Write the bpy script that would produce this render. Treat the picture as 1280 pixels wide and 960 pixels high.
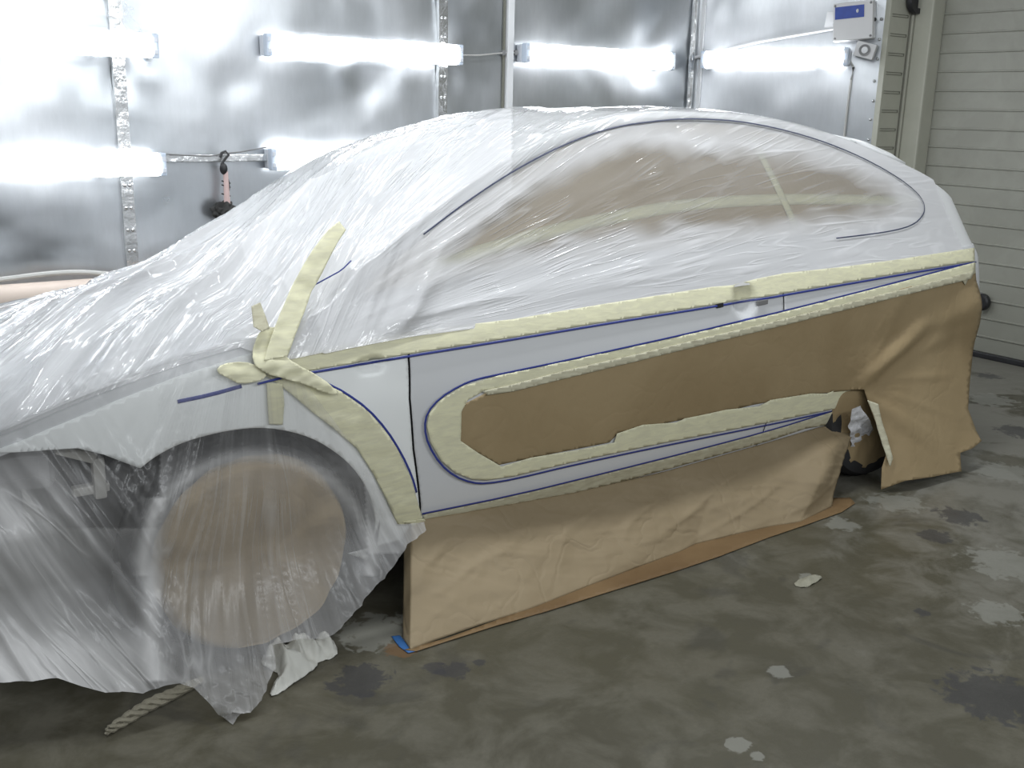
import bpy, bmesh, math, random
from math import sin, cos, pi, radians, atan2, sqrt
from mathutils import Vector, Matrix, noise
from mathutils.geometry import delaunay_2d_cdt
random.seed(7)
SC = bpy.context.scene
COL = SC.collection
for _o in list(bpy.data.objects): bpy.data.objects.remove(_o)

# ------------------------------------------------------------------ camera
FPX = 1304.0
YAW, PITCH, ROLL = radians(35.38), radians(14.85), radians(1.375)
CAM = Vector((-0.078, -2.54, 1.5))
FW = Vector((sin(YAW)*cos(PITCH), cos(YAW)*cos(PITCH), -sin(PITCH)))
_r = Vector((cos(YAW), -sin(YAW), 0)); _u = _r.cross(FW)
RT = _r*cos(ROLL) + _u*sin(ROLL); UP = -_r*sin(ROLL) + _u*cos(ROLL)
cd = bpy.data.cameras.new('camera'); cam = bpy.data.objects.new('camera', cd); COL.objects.link(cam)
cd.sensor_width = 36; cd.lens = 36*FPX/1280; cd.clip_start = .05
cam.matrix_world = Matrix(((RT.x, UP.x, -FW.x, CAM.x), (RT.y, UP.y, -FW.y, CAM.y), (RT.z, UP.z, -FW.z, CAM.z), (0, 0, 0, 1)))
SC.camera = cam

# ------------------------------------------------------------------ world, lights, exposure
SC.view_settings.view_transform = 'Standard'; SC.view_settings.look = 'None'
SC.view_settings.gamma = 1; SC.view_settings.use_curve_mapping = False
SC.view_settings.exposure = 0.06
W = bpy.data.worlds.new('world'); SC.world = W; W.use_nodes = True
W.node_tree.nodes['Background'].inputs[0].default_value = (.92, .96, 1, 1)
W.node_tree.nodes['Background'].inputs[1].default_value = .26
LAMP_EMIT = 11.5
def area(name, loc, target, sx, sy, power, col=(.93, .97, 1)):
    l = bpy.data.lights.new(name, 'AREA'); l.shape = 'RECTANGLE'; l.size = sx; l.size_y = sy
    l.energy = power; l.color = col
    o = bpy.data.objects.new(name, l); COL.objects.link(o); o.location = loc
    o.rotation_euler = (Vector(target)-Vector(loc)).to_track_quat('-Z', 'Y').to_euler()
    return o
# the lamp rows high on the opposite booth wall and on the ceiling
for x in (-1.4, .3, 2.0, 3.7):
    area('opposite_lamp_light', (x, -3.6, 2.5), (x, 0, .9), 1.3, .16, 22)
for x in (-.2, 1.6, 3.4):
    area('ceiling_lamp_light', (x, .0, 3.0), (x, .6, 0), 1.3, .2, 24)
    area('ceiling_lamp_light', (x, 1.9, 3.0), (x, 1.9, 0), 1.3, .2, 15)

# ------------------------------------------------------------------ maths helpers
def interp(x, pts):
    if x <= pts[0][0]: return pts[0][1]
    for (a, b), (c, d) in zip(pts, pts[1:]):
        if x <= c: return b + (d-b)*(x-a)/(c-a)
    return pts[-1][1]
def smooth_table(pts, n=240):
    """Catmull-Rom resampled table, so the body has no creases at its stations"""
    x0, x1 = pts[0][0], pts[-1][0]
    out = []
    for i in range(n+1):
        x = x0 + (x1-x0)*i/n
        k = 0
        while k < len(pts)-2 and x > pts[k+1][0]: k += 1
        p1, p2 = pts[k], pts[k+1]
        p0 = pts[k-1] if k else (2*p1[0]-p2[0], 2*p1[1]-p2[1])
        p3 = pts[k+2] if k+2 < len(pts) else (2*p2[0]-p1[0], 2*p2[1]-p1[1])
        h = p2[0]-p1[0]; t = (x-p1[0])/h
        m1 = (p2[1]-p0[1])/(p2[0]-p0[0])*h; m2 = (p3[1]-p1[1])/(p3[0]-p1[0])*h
        out.append((x, (2*t**3-3*t*t+1)*p1[1] + (t**3-2*t*t+t)*m1 + (-2*t**3+3*t*t)*p2[1] + (t**3-t*t)*m2))
    def f(v):
        if v <= x0: return out[0][1]
        if v >= x1: return out[-1][1]
        q = (v-x0)/(x1-x0)*n; i = min(int(q), n-1); a = q-i
        return out[i][1]*(1-a) + out[i+1][1]*a
    return f
def sstep(a, b, x):
    t = max(0., min(1., (x-a)/(b-a))); return t*t*(3-2*t)
def ray(px, py):
    return (FW + RT*((px-640)/FPX) - UP*((py-480)/FPX)).normalized()
def proj(p):
    v = p-CAM; z = v.dot(FW); return (640+FPX*v.dot(RT)/z, 480-FPX*v.dot(UP)/z)
def at_y(px, py, Y):
    d = ray(px, py); return CAM + d*((Y-CAM.y)/d.y)
def at_x(px, py, X):
    d = ray(px, py); return CAM + d*((X-CAM.x)/d.x)
def at_z(px, py, Z=0.):
    d = ray(px, py); return CAM + d*((Z-CAM.z)/d.z)
def hit(px, py, surf, zmin=.003):
    """where a line of sight meets the height field y = surf(x, z), or the floor"""
    d = ray(px, py); t0 = 1.2; t = t0
    prev = t
    while t < 9:
        p = CAM + d*t
        if p.z <= zmin: return CAM + d*((zmin-CAM.z)/d.z)
        if p.y >= surf(p.x, p.z): break
        prev = t; t += .05
    a, b = prev, t
    for _ in range(18):
        m = (a+b)/2; p = CAM+d*m
        if p.y >= surf(p.x, p.z): b = m
        else: a = m
    return CAM + d*b
def nz(x, y, z=0.): return noise.noise(Vector((x, y, z)))
def ridge(x, y, z=0.): return (1-abs(nz(x, y, z))*2.2)

# ------------------------------------------------------------------ shape of the car's side
_base = smooth_table([(.0, .14), (.2, .09), (.3, .045), (.45, .015), (.6, .0), (.72, .0), (.82, .014), (.9, .045), (.98, .085), (1.1, .14), (1.25, .21), (1.4, .29), (1.55, .39)])
_plan = smooth_table([(-.05, .55), (.05, .36), (.2, .17), (.3, .11), (.4, .07), (.6, .03), (.9, .005), (1.3, 0), (3.0, 0), (3.6, .0), (4.1, .012), (4.25, .018), (4.33, .035), (4.37, .060), (4.41, .115), (4.435, .21), (4.45, .34)])
HANDLE = (None, None)
def S0(x, z):
    y = _base(z) + _plan(x+.03*(1-sstep(.80, .95, z))*sstep(4, 4.2, x))
    if x > 3.1 and z > .9: y += (x-3.1)*(z-.9)*.17
    return y
_h = hit(930, 377, S0); HANDLE = (_h.x, _h.z)
_h = hit(463, 456, S0); REP = (_h.x, _h.z)
def S(x, z):
    y = S0(x, z)
    d = sqrt((x-HANDLE[0])**2 + (z-HANDLE[1])**2)/.066
    if d < 1: y += .040*(1-d*d)
    d = sqrt(((x-REP[0])/.052)**2 + ((z-REP[1])/.022)**2)
    if d < 1: y += .024*min(1, (1-d)*2)
    return y
def px_xz(pts, surf=S0):
    r = []
    for p in pts:
        h = hit(p[0], p[1], surf, -9); r.append((h.x, h.z))
    return r

# ------------------------------------------------------------------ object helpers
def tag(o, label=None, cat=None, group=None, kind=None):
    if label: o['label'] = label
    if cat: o['category'] = cat
    if group: o['group'] = group
    if kind: o['kind'] = kind
    return o
def empty(name, loc=(0, 0, 0), label=None, cat=None, group=None):
    o = bpy.data.objects.new(name, None); COL.objects.link(o); o.location = loc; o.empty_display_size = .1
    return tag(o, label, cat, group)
def mesh_obj(name, verts, faces, mat, parent=None, smooth=True, thick=0, off=-1, attrs=None):
    me = bpy.data.meshes.new(name)
    me.from_pydata([tuple(v) for v in verts], [], [tuple(f) for f in faces]); me.update()
    if attrs:
        for k, vals in attrs.items():
            if isinstance(vals[0], float):
                a = me.attributes.new(k, 'FLOAT', 'POINT'); a.data.foreach_set('value', vals)
            else:
                a = me.attributes.new(k, 'FLOAT_VECTOR', 'POINT'); a.data.foreach_set('vector', [c for v in vals for c in v])
    o = bpy.data.objects.new(name, me); COL.objects.link(o); me.materials.append(mat)
    if smooth: me.polygons.foreach_set('use_smooth', [True]*len(me.polygons))
    if parent: o.parent = parent; o.matrix_parent_inverse = parent_inv(parent)
    if thick:
        m = o.modifiers.new('thickness', 'SOLIDIFY'); m.thickness = thick; m.offset = off
    return o
def parent_inv(p):
    return Matrix.Translation(p.location).inverted()
class MB:
    """collects boxes, bars, tubes into one mesh"""
    def __init__(s): s.bm = bmesh.new()
    def box(s, c, d, rot=None, bevel=0):
        r = bmesh.ops.create_cube(s.bm, size=1)
        vs = r['verts']
        bmesh.ops.scale(s.bm, vec=d, verts=vs)
        if bevel:
            es = list({e for v in vs for e in v.link_edges})
            q = bmesh.ops.bevel(s.bm, geom=es, offset=bevel, segments=2, affect='EDGES', profile=.6)
            vs = list({v for f in q['faces'] for v in f.verts} | {v for v in vs if v.is_valid})
        if rot: bmesh.ops.rotate(s.bm, cent=(0, 0, 0), matrix=rot, verts=vs)
        bmesh.ops.translate(s.bm, vec=c, verts=vs); return s
    def tube(s, pts, r, n=8, taper=None, cap=True):
        pts = [Vector(p) for p in pts]; rings = []
        for i, p in enumerate(pts):
            t = (pts[min(i+1, len(pts)-1)]-pts[max(i-1, 0)]).normalized()
            a = t.cross(Vector((0, 0, 1)))
            if a.length < .05: a = t.cross(Vector((0, 1, 0)))
            a.normalize(); b = t.cross(a)
            rr = r if taper is None else taper[i]
            rings.append([s.bm.verts.new(p + a*rr*cos(2*pi*k/n) + b*rr*sin(2*pi*k/n)) for k in range(n)])
        for A, B in zip(rings, rings[1:]):
            for k in range(n): s.bm.faces.new((A[k], A[(k+1) % n], B[(k+1) % n], B[k]))
        if cap:
            s.bm.faces.new(rings[0][::-1]); s.bm.faces.new(rings[-1])
        return s
    def lathe(s, prof, n=48, M=None):
        """prof: (radius, height) about local z; M places it"""
        vs = []
        rings = []
        for r, h in prof:
            ring = [s.bm.verts.new((r*cos(2*pi*k/n), r*sin(2*pi*k/n), h)) for k in range(n)]
            rings.append(ring); vs += ring
        for A, B in zip(rings, rings[1:]):
            for k in range(n): s.bm.faces.new((A[k], A[(k+1) % n], B[(k+1) % n], B[k]))
        if M: bmesh.ops.transform(s.bm, matrix=M, verts=vs)
        return s
    def sphere(s, c, r, sc=(1, 1, 1)):
        q = bmesh.ops.create_uvsphere(s.bm, u_segments=12, v_segments=8, radius=r)
        bmesh.ops.scale(s.bm, vec=sc, verts=q['verts']); bmesh.ops.translate(s.bm, vec=c, verts=q['verts']); return s
    def build(s, name, mat, parent=None, smooth=False, label=None):
        bmesh.ops.recalc_face_normals(s.bm, faces=s.bm.faces)
        me = bpy.data.meshes.new(name); s.bm.to_mesh(me); s.bm.free()
        me.materials.append(mat)
        o = bpy.data.objects.new(name, me); COL.objects.link(o)
        if smooth:
            me.polygons.foreach_set('use_smooth', [True]*len(me.polygons))
            if hasattr(me, 'set_sharp_from_angle'): me.set_sharp_from_angle(angle=radians(35))
        if parent: o.parent = parent; o.matrix_parent_inverse = parent_inv(parent)
        if label: o['label'] = label
        return o

def resample(poly, step, closed=True):
    out = []
    n = len(poly)
    for i in range(n if closed else n-1):
        a, b = Vector(poly[i]), Vector(poly[(i+1) % n]); L = (b-a).length
        k = max(1, int(round(L/step)))
        for j in range(k): out.append(a + (b-a)*(j/k))
    if not closed: out.append(Vector(poly[-1]))
    return out
def chaikin(poly, it=2, closed=True):
    for _ in range(it):
        q = [] if closed else [poly[0]]
        for i in range(len(poly) if closed else len(poly)-1):
            a, b = poly[i], poly[(i+1) % len(poly)]
            q += [(a[0]*.75+b[0]*.25, a[1]*.75+b[1]*.25), (a[0]*.25+b[0]*.75, a[1]*.25+b[1]*.75)]
        if not closed: q.append(poly[-1])
        poly = q
    return poly
def inside(p, poly):
    c = False; j = len(poly)-1
    for i in range(len(poly)):
        a, b = poly[i], poly[j]
        if (a[1] > p[1]) != (b[1] > p[1]) and p[0] < (b[0]-a[0])*(p[1]-a[1])/(b[1]-a[1])+a[0]: c = not c
        j = i
    return c
def dist_poly(p, poly):
    best = 1e9
    for i in range(len(poly)):
        a, b = poly[i-1], poly[i]
        dx, dy = b[0]-a[0], b[1]-a[1]; L = dx*dx+dy*dy
        t = 0 if L == 0 else max(0, min(1, ((p[0]-a[0])*dx+(p[1]-a[1])*dy)/L))
        best = min(best, (p[0]-a[0]-t*dx)**2+(p[1]-a[1]-t*dy)**2)
    return sqrt(best)
def cdt(poly, step):
    """triangulated interior of a 2D outline with evenly spread inner points"""
    b = resample(poly, step)
    xs = [p.x for p in b]; ys = [p.y for p in b]
    bp = [(p.x, p.y) for p in b]
    pts = list(b); row = 0
    y = min(ys)+step*.5
    while y < max(ys):
        x = min(xs) + (step*.5 if row % 2 else 0)
        # crossings of this row for a fast inside test
        cr = sorted((q[0]-p[0])*(y-p[1])/(q[1]-p[1])+p[0] for p, q in zip(bp, bp[1:]+bp[:1]) if (p[1] > y) != (q[1] > y))
        for c0, c1 in zip(cr[::2], cr[1::2]):
            k = math.ceil((c0+step*.35-x)/step); xx = x+k*step
            while xx < c1-step*.35:
                pts.append(Vector((xx, y))); xx += step
        y += step*.866; row += 1
    n = len(b)
    v, e, f, *_ = delaunay_2d_cdt(pts, [(i, (i+1) % n) for i in range(n)], [list(range(n))], 1, 1e-7)
    return v, f
def patch_xz(name, poly, surf, off, mat, parent=None, step=.012, thick=0, disp=None):
    v, f = cdt(poly, step)
    P = []
    for p in v:
        y = surf(p.x, p.y) - off
        if disp: y -= disp(p.x, p.y)
        P.append((p.x, y, p.y))
    return mesh_obj(name, P, [tuple(reversed(q)) for q in f], mat, parent, thick=thick)
def orient(P, f):
    out = []
    for q in f:
        a, b, c = P[q[0]], P[q[1]], P[q[2]]
        n = (b-a).cross(c-a)
        out.append(q if n.dot(CAM-a) > 0 else tuple(reversed(q)))
    return out
def patch_px(name, poly, surf, off, mat, parent=None, step=5., thick=0, disp=None, attrf=None, zmin=.003, rounds=0):
    """an outline seen in the photo laid onto the real surface surf"""
    if rounds: poly = chaikin(poly, rounds)
    v, f = cdt(poly, step)
    P = []
    for p in v:
        h = hit(p.x, p.y, surf, zmin)
        if h.z > zmin+1e-4 or zmin < -1:
            d = off + (disp(h.x, h.z, p.x, p.y) if disp else 0)
            h = Vector((h.x, h.y-d, h.z+.25*d))
        elif disp: h.z += abs(disp(h.x, h.z, p.x, p.y))*.6
        P.append(h)
    at = attrf(P, v) if attrf else None
    return mesh_obj(name, P, orient(P, f), mat, parent, thick=thick, attrs=at)
def ribbon_px(name, pts, surf, off, width, mat, parent=None, step=6, thick=.0006, disp=None, label=None, rnd=2, taper=None):
    if rnd: pts = chaikin(pts, rnd, False)
    c = [hit(p[0], p[1], surf, -9) for p in resample(pts, step, False)]
    V = []; F = []
    for i, p in enumerate(c):
        t = (c[min(i+1, len(c)-1)]-c[max(i-1, 0)]).normalized()
        n = t.cross(Vector((0, -1, 0))).normalized()
        w = width*(1 if taper is None else interp(i/(len(c)-1), taper))
        for s in (-1, -.33, .33, 1):
            q = p + n*(s*w/2)
            q.y = surf(q.x, q.z) - off - (disp(q.x, q.z) if disp else 0)
            V.append(q)
        if i:
            for k in range(3): F.append((4*i-4+k, 4*i-3+k, 4*i+1+k, 4*i+k))
    return mesh_obj(name, V, orient(V, F), mat, parent, thick=thick)

# ------------------------------------------------------------------ materials
def new_mat(name):
    m = bpy.data.materials.new(name); m.use_nodes = True
    nt = m.node_tree; nt.nodes.clear()
    return m, nt
def N(nt, t, **kw):
    n = nt.nodes.new(t)
    for k, v in kw.items():
        if isinstance(k, str) and hasattr(n, k): setattr(n, k, v)
        else: n.inputs[k].default_value = v
    return n
def L(nt, a, b): nt.links.new(a, b)
def coords(nt, kind='Object', scale=(1, 1, 1)):
    tc = N(nt, 'ShaderNodeTexCoord'); mp = N(nt, 'ShaderNodeMapping'); mp.inputs['Scale'].default_value = scale
    L(nt, tc.outputs[kind], mp.inputs[0]); return mp.outputs[0]
def noise_tex(nt, vec, scale, detail=3, rough=.5, dist=0):
    n = N(nt, 'ShaderNodeTexNoise'); n.inputs['Scale'].default_value = scale; n.inputs['Detail'].default_value = detail
    n.inputs['Roughness'].default_value = rough; n.inputs['Distortion'].default_value = dist
    if vec: L(nt, vec, n.inputs['Vector'])
    return n.outputs[0]
def ramp(nt, fac, stops):
    r = N(nt, 'ShaderNodeValToRGB'); e = r.color_ramp.elements
    while len(e) > 1: e.remove(e[-1])
    for i, (p, c) in enumerate(stops):
        q = e[0] if i == 0 else e.new(p)
        q.position = p; q.color = (c if len(c) == 4 else (*c, 1)) if hasattr(c, '__len__') else (c, c, c, 1)
    L(nt, fac, r.inputs[0]); return r.outputs[0]
def maths(nt, op, a, b=None, clamp=False):
    m = N(nt, 'ShaderNodeMath', operation=op); m.use_clamp = clamp
    for i, v in enumerate((a, b)):
        if v is None: continue
        if isinstance(v, (int, float)): m.inputs[i].default_value = v
        else: L(nt, v, m.inputs[i])
    return m.outputs[0]
def mixc(nt, fac, a, b, blend='MIX'):
    m = N(nt, 'ShaderNodeMix', data_type='RGBA', blend_type=blend)
    for i, v in ((0, fac), (6, a), (7, b)):
        if isinstance(v, (int, float)): m.inputs[i].default_value = v
        elif isinstance(v, tuple): m.inputs[i].default_value = (*v, 1) if len(v) == 3 else v
        else: L(nt, v, m.inputs[i])
    return m.outputs[2]
def bump(nt, h, strength, dist, prev=None):
    b = N(nt, 'ShaderNodeBump'); b.inputs['Strength'].default_value = strength; b.inputs['Distance'].default_value = dist
    L(nt, h, b.inputs['Height'])
    if prev: L(nt, prev, b.inputs['Normal'])
    return b.outputs[0]
def out(nt, sh):
    o = N(nt, 'ShaderNodeOutputMaterial'); L(nt, sh, o.inputs[0])
def bsdf(nt, col, rough=.5, metal=0, normal=None, spec=.5, **kw):
    p = N(nt, 'ShaderNodeBsdfPrincipled')
    for k, v in (('Base Color', col), ('Roughness', rough), ('Metallic', metal), ('Specular IOR Level', spec)):
        if isinstance(v, tuple): p.inputs[k].default_value = (*v, 1)
        elif isinstance(v, (int, float)): p.inputs[k].default_value = v
        else: L(nt, v, p.inputs[k])
    if normal: L(nt, normal, p.inputs['Normal'])
    for k, v in kw.items(): p.inputs[k.replace('_', ' ')].default_value = v
    return p.outputs[0]
def simple(name, col, rough=.5, metal=0, var=.06, sc=8, bmp=0, **kw):
    m, nt = new_mat(name)
    v = coords(nt); n = noise_tex(nt, v, sc, 4)
    c = mixc(nt, n, tuple(max(0, q*(1-var)) for q in col), tuple(min(1, q*(1+var)) for q in col))
    nr = bump(nt, noise_tex(nt, v, sc*6, 3), .4, bmp) if bmp else None
    out(nt, bsdf(nt, c, rough, metal, nr, **kw)); return m

M = {}
M['paint'] = simple('white_primer', (.62, .63, .64), .42, 0, .02, 3)
M['white'] = simple('fresh_white_paint', (.70, .71, .71), .38, 0, .01, 3)
M['fender'] = simple('lit_fender_white', (.84, .86, .85), .38, 0, .01, 3)  # body white lightened here to carry the stronger light on the fender
M['inner'] = simple('dark_inner_metal', (.022, .022, .021), .7, 0, .3, 5)
M['grey'] = simple('grey_plastic', (.22, .22, .22), .5, 0, .15, 4)
M['rubber'] = simple('tyre_rubber', (.022, .022, .023), .75, 0, .2, 12)
M['seam'] = simple('seam_shadow_gap', (.02, .02, .022), .6)
M['black'] = simple('black_plastic', (.018, .018, .02), .45)
M['cable'] = simple('cable_grey', (.45, .45, .43), .5)
M['trunk'] = simple('white_trunking', (.68, .69, .70), .4, 0, .05)
M['beige_pipe'] = simple('beige_pipe', (.50, .42, .36), .5, 0, .1, 3)
M['box'] = simple('control_box_plastic', (.60, .60, .60), .45, 0, .03)
M['blue_label'] = simple('blue_label', (.025, .06, .30), .35, 0, .25, 30)
M['housing'] = simple('lamp_housing', (.62, .65, .70), .35, 0, .03)
M['blue_tape'] = simple('blue_fine_line_tape', (.03, .045, .24), .4, 0, .1)
M['blue_floor'] = simple('blue_tape_piece', (.03, .12, .33), .5, 0, .15)
M['pink_wood'] = simple('worn_wooden_handle', (.62, .46, .44), .6, 0, .15, 20)
M['glass'] = simple('car_glass', (.03, .035, .035), .08, 0, .05)

def tape_mat(name, col, lo):
    m, nt = new_mat(name)
    v = coords(nt)
    n1 = noise_tex(nt, coords(nt, 'Object', (3, 3, 14)), 5, 4, .6, .6)
    n2 = noise_tex(nt, v, 26, 4, .6)
    c = mixc(nt, ramp(nt, n1, [(.35, 0), (.65, 1)]), lo, col)
    nr = bump(nt, n1, .2, .004, bump(nt, n2, .2, .0015))
    out(nt, bsdf(nt, c, .55, 0, nr, .35)); return m
M['tape'] = tape_mat('yellow_masking_tape', (.74, .72, .50), (.64, .62, .45))
M['tape_pale'] = tape_mat('pale_masking_tape', (.58, .56, .42), (.46, .43, .31))

def kraft_mat(name, a, b, crease=.10):
    m, nt = new_mat(name)
    v = coords(nt)
    big = noise_tex(nt, v, 2.2, 4, .55, .5)
    fine = noise_tex(nt, coords(nt, 'Object', (1, 1, 1)), 120, 2)
    cre = N(nt, 'ShaderNodeTexVoronoi', feature='DISTANCE_TO_EDGE'); cre.inputs['Scale'].default_value = 4
    wv = N(nt, 'ShaderNodeVectorMath', operation='ADD')
    nn = N(nt, 'ShaderNodeTexNoise'); nn.inputs['Scale'].default_value = 3; nn.inputs['Detail'].default_value = 3
    L(nt, v, nn.inputs['Vector']); L(nt, nn.outputs['Color'], wv.inputs[0]); L(nt, v, wv.inputs[1]); L(nt, wv.outputs[0], cre.inputs['Vector'])
    c = mixc(nt, ramp(nt, big, [(.35, 0), (.65, 1)]), a, b)
    c = mixc(nt, maths(nt, 'MULTIPLY', fine, .12), c, (.20, .15, .08))
    nr = bump(nt, ramp(nt, cre.outputs['Distance'], [(0, 0), (.10, 1)]), crease, .006, bump(nt, noise_tex(nt, v, 5, 3, .5, .3), .35, .02))
    out(nt, bsdf(nt, c, .62, 0, nr, .35)); return m
M['kraft'] = kraft_mat('brown_kraft_paper', (.29, .215, .115), (.345, .262, .147))
M['kraft_pale'] = kraft_mat('crumpled_kraft_paper', (.235, .182, .108), (.285, .225, .14), .25)
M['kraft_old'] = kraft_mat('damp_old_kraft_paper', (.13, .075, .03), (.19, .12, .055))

def film_mat(name, tint, gain, bumpd=.010, gloss=.9, rough=.11):
    m, nt = new_mat(name)
    a = N(nt, 'ShaderNodeAttribute', attribute_name='cover')
    wa = N(nt, 'ShaderNodeAttribute', attribute_name='wa')
    wb = N(nt, 'ShaderNodeAttribute', attribute_name='wb')
    mx = N(nt, 'ShaderNodeAttribute', attribute_name='mixr')
    def st(w, s, det):
        return noise_tex(nt, w.outputs['Vector'], s, det, .5, .2)
    def pick(p, q):
        mm = N(nt, 'ShaderNodeMix', data_type='FLOAT'); L(nt, mx.outputs['Fac'], mm.inputs[0]); L(nt, p, mm.inputs[2]); L(nt, q, mm.inputs[3])
        return mm.outputs[0]
    s = pick(st(wa, .55, 3), st(wb, .55, 3))
    f = pick(st(wa, 1.15, 1), st(wb, 1.15, 1))
    g = pick(st(wa, 2.9, 1), st(wb, 2.9, 1))
    msk = ramp(nt, noise_tex(nt, coords(nt), 5, 2), [(.40, .15), (.62, 1)])
    def crease(n, w): return maths(nt, 'SUBTRACT', 1, maths(nt, 'MULTIPLY', maths(nt, 'ABSOLUTE', maths(nt, 'SUBTRACT', n, .5)), w), True)
    rid = maths(nt, 'MULTIPLY', maths(nt, 'MAXIMUM', crease(f, 30), maths(nt, 'MULTIPLY', crease(g, 16), .6)), msk)
    sm = maths(nt, 'MULTIPLY', maths(nt, 'SUBTRACT', s, .5), gain)
    lim = maths(nt, 'MULTIPLY', a.outputs['Fac'], 3.5, True)
    sm = maths(nt, 'MULTIPLY', sm, lim); rid = maths(nt, 'MULTIPLY', rid, lim)
    cov = maths(nt, 'ADD', a.outputs['Fac'], sm)
    cov = maths(nt, 'ADD', cov, maths(nt, 'MULTIPLY', rid, .22), True)
    nr = bump(nt, rid, .6, bumpd*.35, bump(nt, s, .6, bumpd, bump(nt, g, .4, bumpd*.25)))
    tr = N(nt, 'ShaderNodeBsdfTransparent'); tr.inputs[0].default_value = (.97, .97, .97, 1)
    df = N(nt, 'ShaderNodeBsdfDiffuse'); df.inputs[0].default_value = (*tint, 1); L(nt, nr, df.inputs['Normal'])
    tl = N(nt, 'ShaderNodeBsdfTranslucent'); tl.inputs[0].default_value = (*tint, 1)
    dm = N(nt, 'ShaderNodeMixShader'); dm.inputs[0].default_value = .25; L(nt, df.outputs[0], dm.inputs[1]); L(nt, tl.outputs[0], dm.inputs[2])
    mi = N(nt, 'ShaderNodeMixShader'); L(nt, cov, mi.inputs[0]); L(nt, tr.outputs[0], mi.inputs[1]); L(nt, dm.outputs[0], mi.inputs[2])
    gl = N(nt, 'ShaderNodeBsdfGlossy'); gl.inputs['Roughness'].default_value = rough; L(nt, nr, gl.inputs['Normal'])
    fr = N(nt, 'ShaderNodeFresnel'); fr.inputs['IOR'].default_value = 1.45; L(nt, nr, fr.inputs['Normal'])
    mo = N(nt, 'ShaderNodeMixShader'); L(nt, maths(nt, 'MULTIPLY', fr.outputs[0], gloss), mo.inputs[0])
    L(nt, mi.outputs[0], mo.inputs[1]); L(nt, gl.outputs[0], mo.inputs[2])
    out(nt, mo.outputs[0]); return m
M['film'] = film_mat('clear_masking_film', (.84, .84, .85), .30)
M['film_low'] = film_mat('loose_masking_film', (.66, .655, .65), .28, .012, .45, .2)

def metal_mat():
    m, nt = new_mat('galvanised_sheet')
    v = coords(nt)
    blot = noise_tex(nt, v, 1.7, 3, .5, 0)
    fine = noise_tex(nt, coords(nt, 'Object', (1, 1, .25)), 26, 3, .7)
    c = mixc(nt, ramp(nt, blot, [(.3, 0), (.7, 1)]), (.52, .55, .58), (.72, .74, .77))
    c = mixc(nt, maths(nt, 'MULTIPLY', fine, .35), c, (.36, .38, .38))
    big = noise_tex(nt, v, 1.7, 1.5, .45, .2)
    mid = noise_tex(nt, v, 4, 1, .4, 0)
    nr = bump(nt, big, 1, .06)
    rg = ramp(nt, blot, [(.3, .27), (.7, .41)])
    out(nt, bsdf(nt, c, rg, .92, nr)); return m
M['metal'] = metal_mat()
def seam_metal():
    m, nt = new_mat('galvanised_joint_strip')
    v = coords(nt)
    nr = bump(nt, noise_tex(nt, v, 14, 3), .6, .02)
    out(nt, bsdf(nt, (.62, .63, .63), .25, .9, nr)); return m
M['strip'] = seam_metal()

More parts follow.
